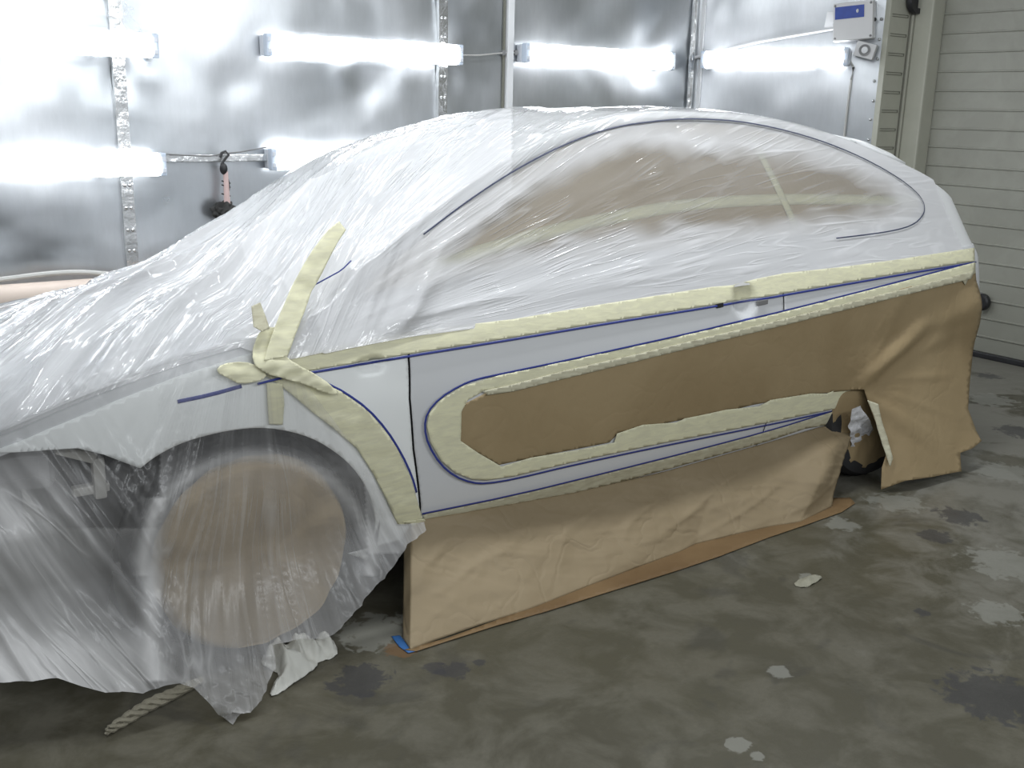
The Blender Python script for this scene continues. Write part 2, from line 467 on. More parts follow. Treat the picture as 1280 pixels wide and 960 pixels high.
def floor_mat():
    m, nt = new_mat('stained_concrete')
    v = coords(nt)
    n1 = noise_tex(nt, v, .9, 5, .6, .6); n2 = noise_tex(nt, v, 5, 6, .65, .4); n3 = noise_tex(nt, v, 60, 3, .7)
    c = mixc(nt, ramp(nt, n1, [(.35, 0), (.65, 1)]), (.056, .050, .031), (.076, .070, .047))
    c = mixc(nt, ramp(nt, n2, [(.42, 0), (.6, 1)]), c, (.112, .104, .078))
    c = mixc(nt, maths(nt, 'MULTIPLY', ramp(nt, n3, [(.3, 0), (.7, 1)]), .3), c, (.065, .062, .045))
    c = mixc(nt, maths(nt, 'MULTIPLY', ramp(nt, noise_tex(nt, v, 2.6, 3, .5, 1.2), [(.60, 0), (.66, 1)]), .45), c, (.045, .043, .036))
    sx = N(nt, 'ShaderNodeSeparateXYZ'); L(nt, v, sx.inputs[0])
    # dried lighter cement film at the door end with dark damp patches in it
    far = ramp(nt, maths(nt, 'ADD', maths(nt, 'MULTIPLY', sx.outputs[0], .16), maths(nt, 'MULTIPLY', n2, .55)), [(.72, 0), (.92, 1)])
    lp = ramp(nt, noise_tex(nt, v, 1.7, 5, .6, .9), [(.46, 0), (.52, 1)])
    c = mixc(nt, maths(nt, 'MULTIPLY', maths(nt, 'MULTIPLY', far, lp), .85), c, (.20, .193, .165))
    # paint and filler splashes
    def spots(c, pts, col, amt):
        for px, py, r in pts:
            p = at_z(px, py)
            dv = N(nt, 'ShaderNodeVectorMath', operation='DISTANCE'); L(nt, v, dv.inputs[0]); dv.inputs[1].default_value = p
            q = maths(nt, 'ADD', maths(nt, 'DIVIDE', dv.outputs['Value'], r), maths(nt, 'MULTIPLY', noise_tex(nt, v, 22, 3, .6, .5), 1.6))
            c = mixc(nt, maths(nt, 'MULTIPLY', ramp(nt, q, [(1.25, 1), (1.45, 0)] if False else [(.0, 1), (.60, 1), (.64, 0)]) if False else maths(nt, 'MULTIPLY', maths(nt, 'SUBTRACT', 1.5, q, True), 6, True), amt), c, col)
        return c
    c = spots(c, [(975, 841, .045), (925, 932, .05), (945, 944, .03), (1258, 705, .20), (1245, 765, .12), (1050, 655, .10), (1120, 628, .16), (1255, 590, .2), (1240, 500, .2), (470, 790, .16), (1010, 722, .05)], (.25, .25, .22), .6)
    c = spots(c, [(565, 838, .07), (600, 828, .03), (450, 850, .12), (545, 835, .05), (1150, 765, .04), (1240, 870, .2), (1200, 645, .13), (1275, 540, .16), (1235, 470, .12), (1170, 670, .1)], (.035, .035, .04), .7)
    c = spots(c, [(500, 812, .07)], (.14, .075, .03), .7)
    wet = ramp(nt, n1, [(.4, .62), (.62, .34)])
    nr = bump(nt, n2, .25, .008, bump(nt, n3, .25, .002))
    out(nt, bsdf(nt, c, wet, 0, nr, .4)); return m
M['floor'] = floor_mat()
def wallpaint(name, col, dirt):
    m, nt = new_mat(name)
    v = coords(nt)
    sx = N(nt, 'ShaderNodeSeparateXYZ'); L(nt, v, sx.inputs[0])
    n = noise_tex(nt, v, 4, 5, .65, .5)
    low = ramp(nt, maths(nt, 'ADD', sx.outputs[2], maths(nt, 'MULTIPLY', n, .9)), [(.55, 1), (1.0, 0)])
    c = mixc(nt, maths(nt, 'MULTIPLY', ramp(nt, n, [(.4, 0), (.6, 1)]), .25), col, dirt)
    c = mixc(nt, maths(nt, 'MULTIPLY', low, .55), c, dirt)
    out(nt, bsdf(nt, c, .45, 0, bump(nt, n, .15, .01))); return m
M['door'] = wallpaint('cream_door_slats', (.33, .33, .285), (.20, .20, .165))
M['column'] = wallpaint('cream_painted_column', (.44, .44, .37), (.33, .33, .27))
M['groove'] = simple('door_groove', (.17, .17, .14), .7)
def emit_mat():
    m, nt = new_mat('lit_lamp_diffuser')
    v = coords(nt)
    e = N(nt, 'ShaderNodeEmission'); e.inputs[0].default_value = (.93, .96, 1, 1); e.inputs[1].default_value = LAMP_EMIT
    out(nt, e.outputs[0]); return m
M['emit'] = emit_mat()
M['cap'] = simple('lamp_end_cap', (.55, .62, .72), .25, 0, .1, 30)
M['rag'] = simple('paint_stained_cloth', (.50, .50, .46), .8, 0, .25, 6, .01)
M['scrap'] = simple('dusty_paper_scrap', (.27, .26, .20), .8, 0, .2, 20)
M['twine'] = simple('dusty_twisted_paper', (.27, .25, .19), .8, 0, .25, 25, .01)
M['white_film'] = simple('opaque_white_film', (.66, .66, .68), .3, 0, .08, 8, .02)

# ================================================================== SETTING
def grid_mesh(name, o, ux, uy, nx, ny, mat, disp=None, parent=None):
    o, ux, uy = Vector(o), Vector(ux), Vector(uy); n = ux.cross(uy).normalized()
    V = []; F = []
    for j in range(ny+1):
        for i in range(nx+1):
            a, b = i/nx, j/ny
            V.append(o + ux*a + uy*b + (n*disp(a*ux.length, b*uy.length) if disp else Vector()))
    for j in range(ny):
        for i in range(nx):
            k = j*(nx+1)+i; F.append((k, k+1, k+nx+2, k+nx+1))
    return mesh_obj(name, V, F, mat, parent)
fl = MB().box((2.2, -.4, -.05), (11, 7.6, .1)).build('floor', M['floor']); tag(fl, kind='structure')
WY = 3.0
XC = 5.32                       # where the metal booth wall turns
seams = (1.415, 3.282)
DENTS = []
for _x, _y, _r, _a in ((290, 100, .10, -.014), (425, 95, .07, .012), (468, 108, .12, -.018), (505, 105, .07, .010), (570, 50, .10, .016), (565, 100, .07, -.014), (150, 45, .10, .014), (150, 90, .07, -.010), (60, 125, .14, .014), (260, 20, .14, -.012), (115, 20, .1, .012), (190, 95, .08, .010), (740, 90, .14, -.012), (790, 30, .12, .010), (50, 280, .25, .015), (360, 30, .13, .012)):
    _p = at_y(_x, _y, WY); DENTS.append((_p.x, _p.z, _r, _a))
def buckle(u, v):
    x = u-1.6; d = 0
    for s in seams+(5.32,):
        k = math.exp(-((x-s)/.09)**2)
        d += k*.012*nz(v*6, s*3)
    for px_, py_, r_, a_ in DENTS:
        q = (x-px_)**2+(v-py_)**2
        if q < 9*r_*r_: d += a_*math.exp(-q/(r_*r_))
    d += .008*nz(x*1.1, v*1.1, 5) + .0012*nz(x*3, v*3, 2)
    return d
wb_ = grid_mesh('wall_back', (-1.6, WY, 0), (XC+1.6, 0, 0), (0, 0, 3.0), 230, 90, M['metal'], buckle); tag(wb_, kind='structure')
m_ = wb_.modifiers.new('thickness', 'SOLIDIFY'); m_.thickness = .02; m_.offset = -1
BC = at_y(1103, 100, 1.84)
cdir = Vector((BC.x-XC, BC.y-WY, 0)); clen = cdir.length; cdir.normalize(); cnorm = Vector((cdir.y, -cdir.x, 0))
if cnorm.dot(Vector((-1, -1, 0))) < 0: cnorm = -cnorm
wc_ = grid_mesh('wall_corner', (XC, WY, 0), cdir*clen, (0, 0, 3.0), 50, 90, M['metal'], lambda u, v: .006*nz(u*2, v*2, 9)+.004*nz(u*6, v*4, 1)*sstep(clen-.25, clen, u)); tag(wc_, kind='structure')
m_ = wc_.modifiers.new('thickness', 'SOLIDIFY'); m_.thickness = .02; m_.offset = -1
# garage wall strip with ribs, column, sectional door
def ribbed(name, o, ux, H, pitch, mat, depth=.008, slot=(0, 1)):
    """vertical panel with horizontal V grooves"""
    o, ux = Vector(o), Vector(ux); n = ux.cross(Vector((0, 0, 1))).normalized()
    prof = []; z = 0
    k = 0
    while z < H:
        prof += [(z+.004, 0), (z+pitch-.010, 0), (z+pitch-.006, -depth), (z+pitch, -depth)]; z += pitch
    prof = [(0, 0)]+prof
    V = []; F = []
    for i, (zz, d) in enumerate(prof):
        V += [o+Vector((0, 0, zz))+n*d, o+ux+Vector((0, 0, zz))+n*d]
        if i: F.append((2*i-2, 2*i-1, 2*i+1, 2*i))
    ob = mesh_obj(name, V, F, mat, smooth=False, thick=.04, off=-1)
    return ob
DX = 6.25
d1 = ribbed('door_1', (DX, -3.4, .02), (0, 5.08, 0), 3.0, .118, M['door'])
# make its grooves face the room
if d1.data.polygons[0].normal.x > 0: d1.data.flip_normals()
tag(d1, kind='structure')
sealm = MB().box((DX-.012, -.86, .018), (.05, 5.06, .036), bevel=.006).build('door_seal', M['black'], d1)
pad = MB().lathe([(0, .0), (.045, 0), (.055, .01), (.055, .04), (.045, .05), (.0, .05)], 24, Matrix.Translation(at_x(1224, 378, DX-.06)) @ Matrix.Rotation(pi/2, 4, 'Y')).build('door_pull', M['black'], d1, True, 'round black pull on the slatted door')
hb = MB().lathe([(0, 0), (.012, 0), (.012, .03), (0, .03)], 12, Matrix.Translation(at_x(1223, 368, DX-.06)) @ Matrix.Rotation(pi/2, 4, 'Y')).build('pull_hub', M['grey'], pad)
SY = 1.82
gx0 = BC.x-.02
gs = ribbed('wall_garage', (gx0, SY, 0), (6.16-gx0, 0, 0), 3.0, .118, M['column'], .0)
tag(gs, kind='structure')
sm = MB(); z = .11
while z < 2.9:                    # raised rib mouldings on the panel strip
    a = gx0+.02; b = 6.075
    for dz in (0, .014): sm.box(((a+b)/2, SY-.002, z+dz), (b-a, .006, .003))
    sm.box((b, SY-.002, z+.007), (.003, .006, .017)); z += .118
rb = sm.build('rib_moulding', M['groove'], gs)
e_ = MB().box((6.098, SY-.004, 1.5), (.005, .008, 3.0)).build('edge_line', M['groove'], gs)
colm = MB().box((6.185, 1.735, 1.5), (.13, .13, 3.0), bevel=.012).build('trim_1', M['column']); tag(colm, kind='structure')
c2 = MB().box((6.118, 1.812, 1.5), (.02, .02, 3.0), bevel=.003).build('bead', M['column'], colm)
# joint strips with paired rivets
for i, s in enumerate(seams):
    mb = MB(); V = []; F = []
    n = 60; w = .030
    for j in range(n+1):
        z = 3.0*j/n; o_ = .006+.004*nz(z*5, s)
        for k, (dx, dy) in enumerate(((-w, 0), (-w, -1), (w, -1), (w, 0))):
            V.append((s+dx+.003*nz(z*3, s, 4), WY-.012*(0) + (-.022-o_ if dy else .004), z))
        if j:
            for k in range(3): F.append((4*j-4+k, 4*j-3+k, 4*j+1+k, 4*j+k))
    st = mesh_obj('trim_%d' % (i+2), V, F, M['strip'], smooth=False); tag(st, kind='structure')
    rv = MB(); z = .1
    while z < 2.9:
        for dx in (-.012, .012): rv.sphere((s+dx, WY-.032, z), .008, (1, .6, 1))
        z += .11+.02*nz(z*9, s)
    rv.build('rivets', M['strip'], st, True)
p0 = at_y(637, 60, WY-.03)
post = MB().box((p0.x, WY-.028, 1.5), (.045, .035, 3.0), bevel=.005).build('trim_4', M['trunk']); tag(post, kind='structure')
MB().box((p0.x-.034, WY-.016, 1.5), (.010, .016, 3.0)).build('shadow_gap', M['groove'], post)
cs = MB().tube([(XC-.015, WY-.03, z/10.) for z in range(0, 31)], .02, 8, [.02+.006*nz(z*.7, 3) for z in range(31)]).build('trim_5', M['strip'], None, True); tag(cs, kind='structure')
cs2 = MB().box((XC+.03, WY-.07, 1.5), (.012, .03, 3.0)).build('corner_edge', M['trunk'], cs)
rv = MB(); z = .1                 # rivets down the free edge of the corner sheet
while z < 2.95:
    q = Vector((XC, WY, z)) + cdir*(clen-.045+.01*nz(z*8, 2)) + cnorm*.008; rv.sphere(q, .010, (1, 1, 1)); z += .125+.02*nz(z*5, 7)
rvo = rv.build('edge_rivets', M['strip'], wc_, True)
# duct along the foot of the back wall
pz = at_y(30, 363, 2.84)
dc = MB().tube([(-1.5, 2.84, pz.z-.05), (3.8, 2.84, pz.z-.05)], .085, 20).build('duct_pipe', M['beige_pipe'], None, True)
tag(dc, 'thick beige round pipe along the metal wall behind the bonnet, below the grey cable', 'pipe')
for x in (-1.0, .2, 1.6, 3.0): MB().box((x, 2.955, pz.z-.05), (.03, .05, .2), bevel=.004).build('bracket', M['grey'], dc)
cb = MB().tube([at_y(px, py, 2.88) for px, py in chaikin([(-80, 356), (0, 350), (50, 343), (90, 340), (120, 341), (200, 350)], 2, False)], .013, 8).build('wall_cable', M['cable'], None, True)
tag(cb, 'grey round cable arching along the wall just above the beige pipe', 'cable')

# ================================================================== LAMPS
def make_lamp(a, b, nrm, label, H=.115):
    """twin tube batten lamp between the world points a and b"""
    a, b = Vector(a), Vector(b); u = (b-a); Ln = u.length; u.normalize()
    c = (a+b)/2; n = Vector(nrm).normalized(); w = n.cross(u).normalized()
    if w.z < 0: w = -w
    rot = Matrix((u, n, w)).transposed()
    root = empty('wall_lamp', c, label, 'lamp', 'fluorescent wall lamps')
    def P(mb, name, mat, sm=False): return mb.build(name, mat, root, sm)
    mb = MB().box(c-n*.028, (Ln, .05, H*.9), rot, .006); P(mb, 'housing', M['housing'])
    V = []; F = []                    # bowed diffuser cover
    prof = [(-.5, 0), (-.5, .02), (-.42, .048), (-.2, .06), (.2, .06), (.42, .048), (.5, .02), (.5, 0)]
    L2 = Ln/2-.035
    for s in (-L2, L2):
        for (h, d) in prof: V.append(c + u*s + w*(h*H) + n*d)
    for k in range(7): F.append((k, k+1, 9+k, 8+k))
    F += [tuple(range(7, -1, -1)), tuple(range(8, 16))]
    mesh_obj('diffuser', V, F, M['emit'], root, smooth=False)
    for s in (-1, 1):
        e = MB()
        e.box(c+u*s*(Ln/2-.017)+n*.024, (.034, .052, H), rot, .008)
        eo = P(e, 'end_cap', M['cap'])
        for q in (-.25, .25): MB().box(c+u*s*(Ln/2-.016)+w*(q*H)+n*.052, (.02, .006, .022), rot, .002).build('tube_holder', M['housing'], eo)
    for q in (-.28, .28):
        for s in (-1, 1):
            MB().box(c+u*q*Ln+w*(s*H*.52)+n*.005, (.03, .03, .008), rot, .002).build('clip', M['housing'], root)
    return root
LY = WY-.07
def lamp_px(x0, y0, x1, y1, label, length=1.27):
    if x0 is None:
        b = at_y(x1, y1, LY); a = b-Vector((length, 0, 0))
    elif x1 is None:
        a = at_y(x0, y0, LY); b = a+Vector((length, 0, 0))
    else: a, b = at_y(x0, y0, LY), at_y(x1, y1, LY)
    return make_lamp(a, b, (0, -1, 0), label)
lamp_px(None, 0, 195, 58, 'lit white lamp in the upper row at the far left, running out of the picture')
lamp_px(329, 56, 574, 69, 'lit white lamp in the upper row, directly over the half-hidden lower lamp')
lamp_px(652, 66, 838, 77, 'lit white lamp above the car roof, just right of the white vertical trunking')
lamp_px(None, 0, 205, 205, 'lit white lamp in the lower row at the far left, above the bonnet film')
lamp_px(335, 199, None, 0, 'lit white lamp in the lower row, half hidden behind the film-covered windscreen')
def on_corner(px, py, off=.07):
    o = Vector((XC, WY, 0))+cnorm*off; d = ray(px, py); t = (o-CAM).dot(cnorm)/d.dot(cnorm); return CAM+d*t
ca, cb_ = on_corner(878, 75), on_corner(1062, 71)
make_lamp(ca, cb_, cnorm, 'lit white lamp on the angled corner sheet below the grey control box')
# wiring between lamps
def cable(name, pts, r, label, mat='cable', cat='cable'):
    o = MB().tube(pts, r, 6).build(name, M[mat], None, True); return tag(o, label, cat)
cable('lamp_cable', [at_y(x, y, WY-.03) for x, y in ((574, 69), (600, 69), (620, 67), (633, 66), (642, 66), (655, 66))], .005, 'thin grey cable joining the two upper lamps across the white trunking')
for x, w_ in ((629.5, 'left'), (644.5, 'right')):
    p = at_y(x, 66, WY-.03)
    tag(MB().box(p, (.02, .02, .03), None, .003).build('cable_clip', M['grey']), 'small grey cable clip on the %s side of the white vertical trunking' % w_, 'clip')
h0, h1 = at_y(205, 198, WY-.04), at_y(334, 197, WY-.04)
o = MB().box((h0+h1)/2, ((h1-h0).length, .03, .038), None, .004).build('cable_trunking', M['strip']); tag(o, 'pale horizontal trunking between the two lower lamps, behind the hanging brush', 'trunking')
cable('lamp_cable', [at_y(x, y, WY-.06) for x, y in ((203, 192), (230, 194), (262, 195), (280, 192), (300, 190), (333, 184))], .004, 'thin cable sagging over the trunking between the two lower lamps', 'grey')
cable('cable_trunking', [on_corner(x, y, .02) for x, y in ((868, 72), (905, 63), (950, 52), (1000, 43), (1042, 36))], .011, 'slanting white trunking climbing from the corner to the grey control box', 'trunk', 'trunking')
cable('lamp_cable', [on_corner(x, y, .02) for x, y in ((1062, 76), (1067, 84), (1064, 100), (1060, 130), (1056, 163), (1052, 200))], .008, 'pale cable dropping from the corner lamp end down behind the car roof', 'cable')
cable('lamp_cable', [on_corner(x, y, .015) for x, y in ((842, 75), (852, 73), (862, 72), (870, 72), (880, 73))], .010, 'short cable crossing the wall corner between two upper lamps', 'strip')
# control box with blue label, round-faced button box
def corner_box(name, quad_c, w, h, d, mat, parent=None, tilt=0, bev=.006):
    rot = Matrix((cdir, cnorm, Vector((0, 0, 1)))).transposed() @ Matrix.Rotation(tilt, 3, 'Y')
    return rot, MB().box(quad_c, (w, d, h), rot, bev)
bc = on_corner(1068, 27, .05)
root = empty('control_box', bc, 'grey wall control box with a blue label strip, above the corner lamp', 'control box')
TL = radians(-5)
bw = (on_corner(1043, 27, .05)-on_corner(1093, 27, .05)).length
rot, mb = corner_box('case', bc, bw, .235, .09, 'box', tilt=TL); mb.build('case', M['box'], root)
rot, mb = corner_box('lid', bc+cnorm*.050, bw*.98, .23, .016, 'box', tilt=TL, bev=.004); mb.build('lid', M['box'], root)
mb = MB().box(bc+cnorm*.060+rot@Vector((-bw*.08, 0, .055)), (bw*.72, .004, .075), rot); lb = mb.build('label_strip', M['blue_label'], root, label='blue printed label strip')
MB().sphere(bc+cnorm*.064+rot@Vector((bw*.12, 0, .058)), .012, (1, .5, 1)).build('indicator', M['trunk'], lb, True)
for sx in (-1, 1):
    for sz in (-1, 1): MB().sphere(bc+cnorm*.058+rot@Vector((sx*bw*.44, 0, sz*.10)), .008).build('screw', M['grey'], root, True)
MB().sphere(bc+rot@Vector((bw*.5, 0, 0)), .012).build('side_knob', M['black'], root, True)
rt, mb = corner_box('tag_card', on_corner(1038, 25, .02), .06, .10, .006, 'trunk', tilt=radians(6), bev=.001)
tag(mb.build('paper_tag', M['trunk']), 'small white paper tag stuck on the wall left of the control box', 'tag')
sc_ = on_corner(1082, 63, .05)
root = empty('sounder_box', sc_, 'small tilted square box with a round front, under the control box', 'button box')
rot, mb = corner_box('case', sc_, .125, .095, .06, 'box', tilt=radians(14)); mb.build('case', M['box'], root)
M4 = Matrix.Translation(sc_+cnorm*.03) @ Matrix((cdir, Vector((0, 0, 1)), cnorm)).transposed().to_4x4()
MB().lathe([(.036, 0), (.036, .008), (.028, .008), (.028, .002), (0, .002)], 24, M4).build('ring', M['grey'], root, True)
MB().lathe([(.022, 0), (.020, .010), (0, .013)], 24, M4).build('button', M['trunk'], root, True)
# dark round fitting on the garage wall
p = at_y(1147, 1, SY-.04)
root = MB().lathe([(0, 0), (.07, 0), (.085, -.02), (.08, -.05), (.05, -.05), (.045, -.03), (0, -.03)], 28, Matrix.Translation(p+Vector((0, .035, 0))) @ Matrix.Rotation(-pi/2, 4, 'X')).build('round_vent', M['black'], None, True)
tag(root, 'dark round fitting at the top of the ribbed cream wall beside the column', 'wall fitting')
# brush hanging from the trunking
hp = at_y(281, 196, WY-.075)
root = empty('hanging_brush', hp, 'worn stick-handled brush hanging by black wire from the wall trunking', 'brush')
g = lambda x, y: at_y(x, y, WY-.085)
MB().tube([g(282, 214), g(283, 235), g(284, 258)], .018, 10, [.013, .015, .018]).build('handle', M['pink_wood'], root, True)
MB().tube([g(x, y) for x, y in ((275, 197), (277, 191), (282, 189), (286, 193), (281, 199), (277, 205), (279, 212), (282, 216))], .007, 6).build('hanging_loop', M['black'], root, True)
mb = MB().tube([g(x, y) for x, y in chaikin([(280, 214), (286, 225), (287, 236), (284, 246), (281, 256)], 2, False)], .004, 6)
for y in (228, 233, 244): mb.tube([g(277, y-2), g(283, y), g(288, y+1)], .0035, 5)
mb.sphere(g(279.5, 211), .026, (.8, .8, 1.2)); mb.build('wire_binding', M['black'], root, True)
V = []; bm = bmesh.new(); bmesh.ops.create_icosphere(bm, subdivisions=4, radius=1)
hc = g(280, 264)
for v in bm.verts:
    k = 1+.35*nz(v.co.x*3, v.co.y*3, v.co.z*3)
    v.co = Vector((v.co.x*.062, v.co.y*.04, v.co.z*.05))*k + hc
mb = MB(); mb.bm.free(); mb.bm = bm; mb.build('bristle_head', M['inner'], root, True)

# ================================================================== CAR
car = empty('car', (2.2, .92, 0), 'white three-door hatchback masked for spraying, its paint bare on door and fender', 'car')
_zr = smooth_table([(.0, .60), (.15, .66), (.45, .79), (.7, .86), (1.0, .915), (1.13, .955), (1.2, 1.0), (1.25, 1.04), (1.32, 1.08), (1.49, 1.17), (1.67, 1.26), (1.88, 1.345), (2.1, 1.418), (2.33, 1.472), (2.6, 1.498), (2.8, 1.502), (3.03, 1.496), (3.37, 1.458), (3.67, 1.395), (3.92, 1.325), (4.05, 1.285), (4.15, 1.25), (4.25, 1.205), (4.33, 1.16), (4.4, 1.11), (4.47, 1.03)])
_zc = smooth_table([(.0, .66), (.2, .76), (.457, .86), (.62, .92), (.82, .96), (.95, .99), (1.08, 1.04), (1.227, 1.115), (1.48, 1.255), (1.85, 1.40), (2.2, 1.493), (2.35, 1.508), (2.8, 1.518), (3.3, 1.51), (3.7, 1.47), (4.0, 1.40), (4.2, 1.31), (4.32, 1.21), (4.47, 1.06)])
_zl = smooth_table([(.0, .56), (.15, .60), (.45, .72), (.7, .80), (1.0, .855), (1.3, .90), (3.0, .93), (4.44, .93)])
XM = .92
def shell_pt(x, s, zlow, off=0., lift=0.):
    """s in 0..1: from the side at zlow(x) over the rail to the car's centre line; returns point, arc position"""
    zr, zc = _zr(x), max(_zc(x), _zr(x)+.01)
    yr = S0(x, zr)
    zl = min(zlow, zr-.01)
    if s < .42:
        z = zl+(zr-zl)*(s/.42)
        return Vector((x, S0(x, z)-off, z+lift*0))
    t = min(1., (s-.42)/.58)
    th = t*pi/2
    # quarter super-ellipse from the rail to the crown of the roof
    y = yr+(XM-yr)*(1-(1-t)**1.25 if True else t)
    zz = zr+(zc-zr)*(1-(1-t)**2.1)
    k = min(1, t*5)
    return Vector((x, y-off*(1-k), zz+off*k+lift*k))
LEAN = .043
def lean(p):                         # the body leans a touch towards the wall
    p.z -= (LEAN+.070*(1-sstep(1.3, 1.8, p.x)))*max(0., p.y-.3)*sstep(.6, .95, p.z); return p
def build_shell(name, xs, smax, zlowf, off, mat, parent, mirror=True):
    ns = 44; V = []; F = []
    sv = [smax*i/ns for i in range(ns+1)]
    row = []
    for x in xs:
        r = [shell_pt(x, s, zlowf(x), off) for s in sv]
        if mirror: r = r+[Vector((p.x, 2*XM-p.y, p.z)) for p in reversed(r[:-1])]
        row.append(r)
    w = len(row[0])
    for r in row: V += [lean(p) for p in r]
    for i in range(len(row)-1):
        for j in range(w-1): F.append((i*w+j, i*w+w+j, i*w+w+j+1, i*w+j+1))
    return mesh_obj(name, V, F, mat, parent, thick=.003)
xsb = [.02+4.43*i/170 for i in range(171)]
XHOOD = 1.16
bonnet = build_shell('bonnet', [x for x in xsb if x <= XHOOD], 1, _zl, 0, M['paint'], car)  # greyer coat than the shell, painting in the shade of its steep folds
body = build_shell('body_shell', [x for x in xsb if x >= XHOOD-.02], 1, _zl, 0, M['white'], car)
# seams between fender, door and rear quarter
seamF = px_xz([(497, 365), (504, 382), (509.5, 400), (510, 444), (511.5, 500), (516, 560), (525, 640)])
seamF = sorted([(z, x) for x, z in seamF]); seamF = [(.15, seamF[0][1]+.004)]+seamF+[(1.0, seamF[-1][1]-.01)]
seamR = px_xz([(957, 312), (966, 322), (973, 336), (977, 358), (979, 388)])
seamR = sorted([(z, x) for x, z in seamR]); seamR = [(.15, seamR[0][1]-.02)]+seamR+[(1.0, seamR[-1][1]-.03)]
xf = lambda z: interp(z, seamF); xr = lambda z: interp(z, seamR)
G = .0035
arch = px_xz([(175, 585), (195, 569), (230, 551), (285, 537), (335, 533), (388, 545), (427, 570), (449, 594), (462, 618), (468.7, 642), (467, 668), (459, 700)])
fend_low = px_xz([(-90, 572), (0, 566), (60, 562), (97, 560), (130, 568)])
zs = [.24+.04*i for i in range(17)]
poly = fend_low + chaikin(arch, 2, False) + [(1.20, .20)] + [(xf(.2)-G, .2)] + [(xf(z)-G, z) for z in zs if z < .9] + [(xf(.92)-G, .92)]
poly += [(x, _zl(x)+.02) for x in (1.3, 1.15, 1.0, .85, .7, .55, .4, .25, .1)]
fender = patch_xz('front_fender', poly, S, 0, M['fender'], car, .014, thick=.003)
dt = [(x/100., .95) for x in range(int(xr(.95)*100)-1, int(xf(.95)*100)+1, -10)]
poly = [(xf(.2)+G, .2)]+[(x, .2) for x in (1.8, 2.2, 2.6)]+[(xr(.2)-G, .2)]+[(xr(z)-G, z) for z in zs if .2 < z < .94]+[(xr(.95)-G, .95)]+dt+[(xf(.95)+G, .95)]+[(xf(z)+G, z) for z in reversed(zs) if z < .94]
door = patch_xz('door', poly, S, .0008, M['paint'], car, .011, thick=.003)
RA = (3.71, .315, .31)
ra = [(RA[0]+RA[2]*cos(radians(a)), RA[1]+RA[2]*sin(radians(a))) for a in range(-16, 197, 8)]
poly = [(xr(.2)+G, .2), (3.16, .2)]+list(reversed(ra))+[(3.86, .22), (4.2, .24), (4.38, .28), (4.44, .34)]+[(4.44, z/100.) for z in range(40, 94, 8)]+[(4.44, .95), (4.0, .95), (3.5, .95), (3.2, .95), (xr(.95)+G, .95)]+[(xr(z)+G, z) for z in reversed(zs) if .2 < z < .94]
quarter = patch_xz('rear_quarter_panel', poly, S, .0005, M['paint'], car, .014, thick=.003)
# far side and tail: same panels mirrored in one simple skin
V = []; F = []
nx, nzv = 60, 16
for i in range(nx+1):
    x = .3+4.14*i/nx
    for j in range(nzv+1):
        z = .2+(_zl(x)-.17)*j/nzv; V.append((x, 2*XM-S0(x, z), lean(Vector((x, 2*XM-S0(x, z), z))).z))
for i in range(nx):
    for j in range(nzv):
        x = .3+4.14*(i+.5)/nx; z = .2+.75*(j+.5)/nzv
        if (x-.9)**2+(z-.315)**2 < .36**2 or (x < .6 and z < .6) or (x-RA[0])**2+(z-.315)**2 < .36**2 or (x < .6 and z < .65): continue
        a = i*(nzv+1)+j; F.append((a, a+1, a+nzv+2, a+nzv+1))
mesh_obj('far_side_panel', V, F, M['paint'], car)
V = []; F = []
for i in range(13):
    t = i/12
    for j in range(15):
        z = .3+.76*j/14; y0 = S0(4.45, z); y = y0+(2*XM-2*y0)*t
        V.append((4.45+.05*sin(pi*t)*(1 if z < .95 else .6), y, z))
for i in range(12):
    for j in range(14):
        a = i*15+j; F.append((a, a+15, a+16, a+1))
mesh_obj('tail_panel', V, F, M['paint'], car)
sp = []; F = []                      # roof spoiler over the hatch
prof = [(3.80, .050), (3.95, .072), (4.10, .070), (4.17, .052), (4.17, .010), (3.95, -.03)]
for i in range(25):
    t = i/24; y = .36+1.12*t
    e = 1-abs(2*t-1)**6
    for (x, h) in prof:
        xx = x-.05*(1-e); zb_ = max(_zc(xx), 0)-.012
        zz = _zc(4.0)-.055 + (4.0-xx)*.25
        sp.append((xx, y, zz-LEAN*(y-.3)+h*(.35+.65*e)-.03*(2*t-1)**2))
for i in range(24):
    for k in range(6):
        a = i*6+k; b = i*6+(k+1) % 6; F.append((a, b, b+6, a+6))
F += [tuple(range(5, -1, -1)), tuple(range(144, 150))]
mesh_obj('roof_spoiler', sp, F, M['white'], car)
# inner structure seen through the arches and gaps
inner = MB()
inner.box((2.3, XM, .55), (1.75, 1.62, .62))
inner.box((3.95, XM, .62), (.50, 1.56, .4)); inner.box((3.5, XM, .75), (1.2, 1.2, .2))
inner.build('inner_body', M['inner'], car)
iw = MB()
def liner(cx, r, y0, y1):
    V = []; F = []
    n = 28
    for i in range(n+1):
        a = radians(-20)+radians(220)*i/n
        for y in (y0, y1): V.append((cx+r*cos(a), y, .315+r*sin(a)))
        if i: F.append((2*i-2, 2*i-1, 2*i+1, 2*i))
    V.append((cx, y1, .315)); c = len(V)-1
    for i in range(n): F.append((2*i+1, 2*i+3, c))
    return V, F
for cx, r in ((.90, .385), (3.71, .32)):
    V, F = liner(cx, r, .04, .42); mesh_obj('wheel_arch_liner', V, F, M['inner'], car)
bay = MB().box((.62, XM, .42), (.28, 1.3, .36), None, .03)
bay.build('engine_bay', M['inner'], car)
cb2 = MB().box((.30, XM, .50), (.10, 1.50, .12), None, .03)
cb2.build('bumper_beam', M['grey'], car)
hl = MB().box((.36, .27, .60), (.20, .22, .12), Matrix.Rotation(radians(-22), 3, 'Z'), .03); hl.build('headlamp_back', M['grey'], car)
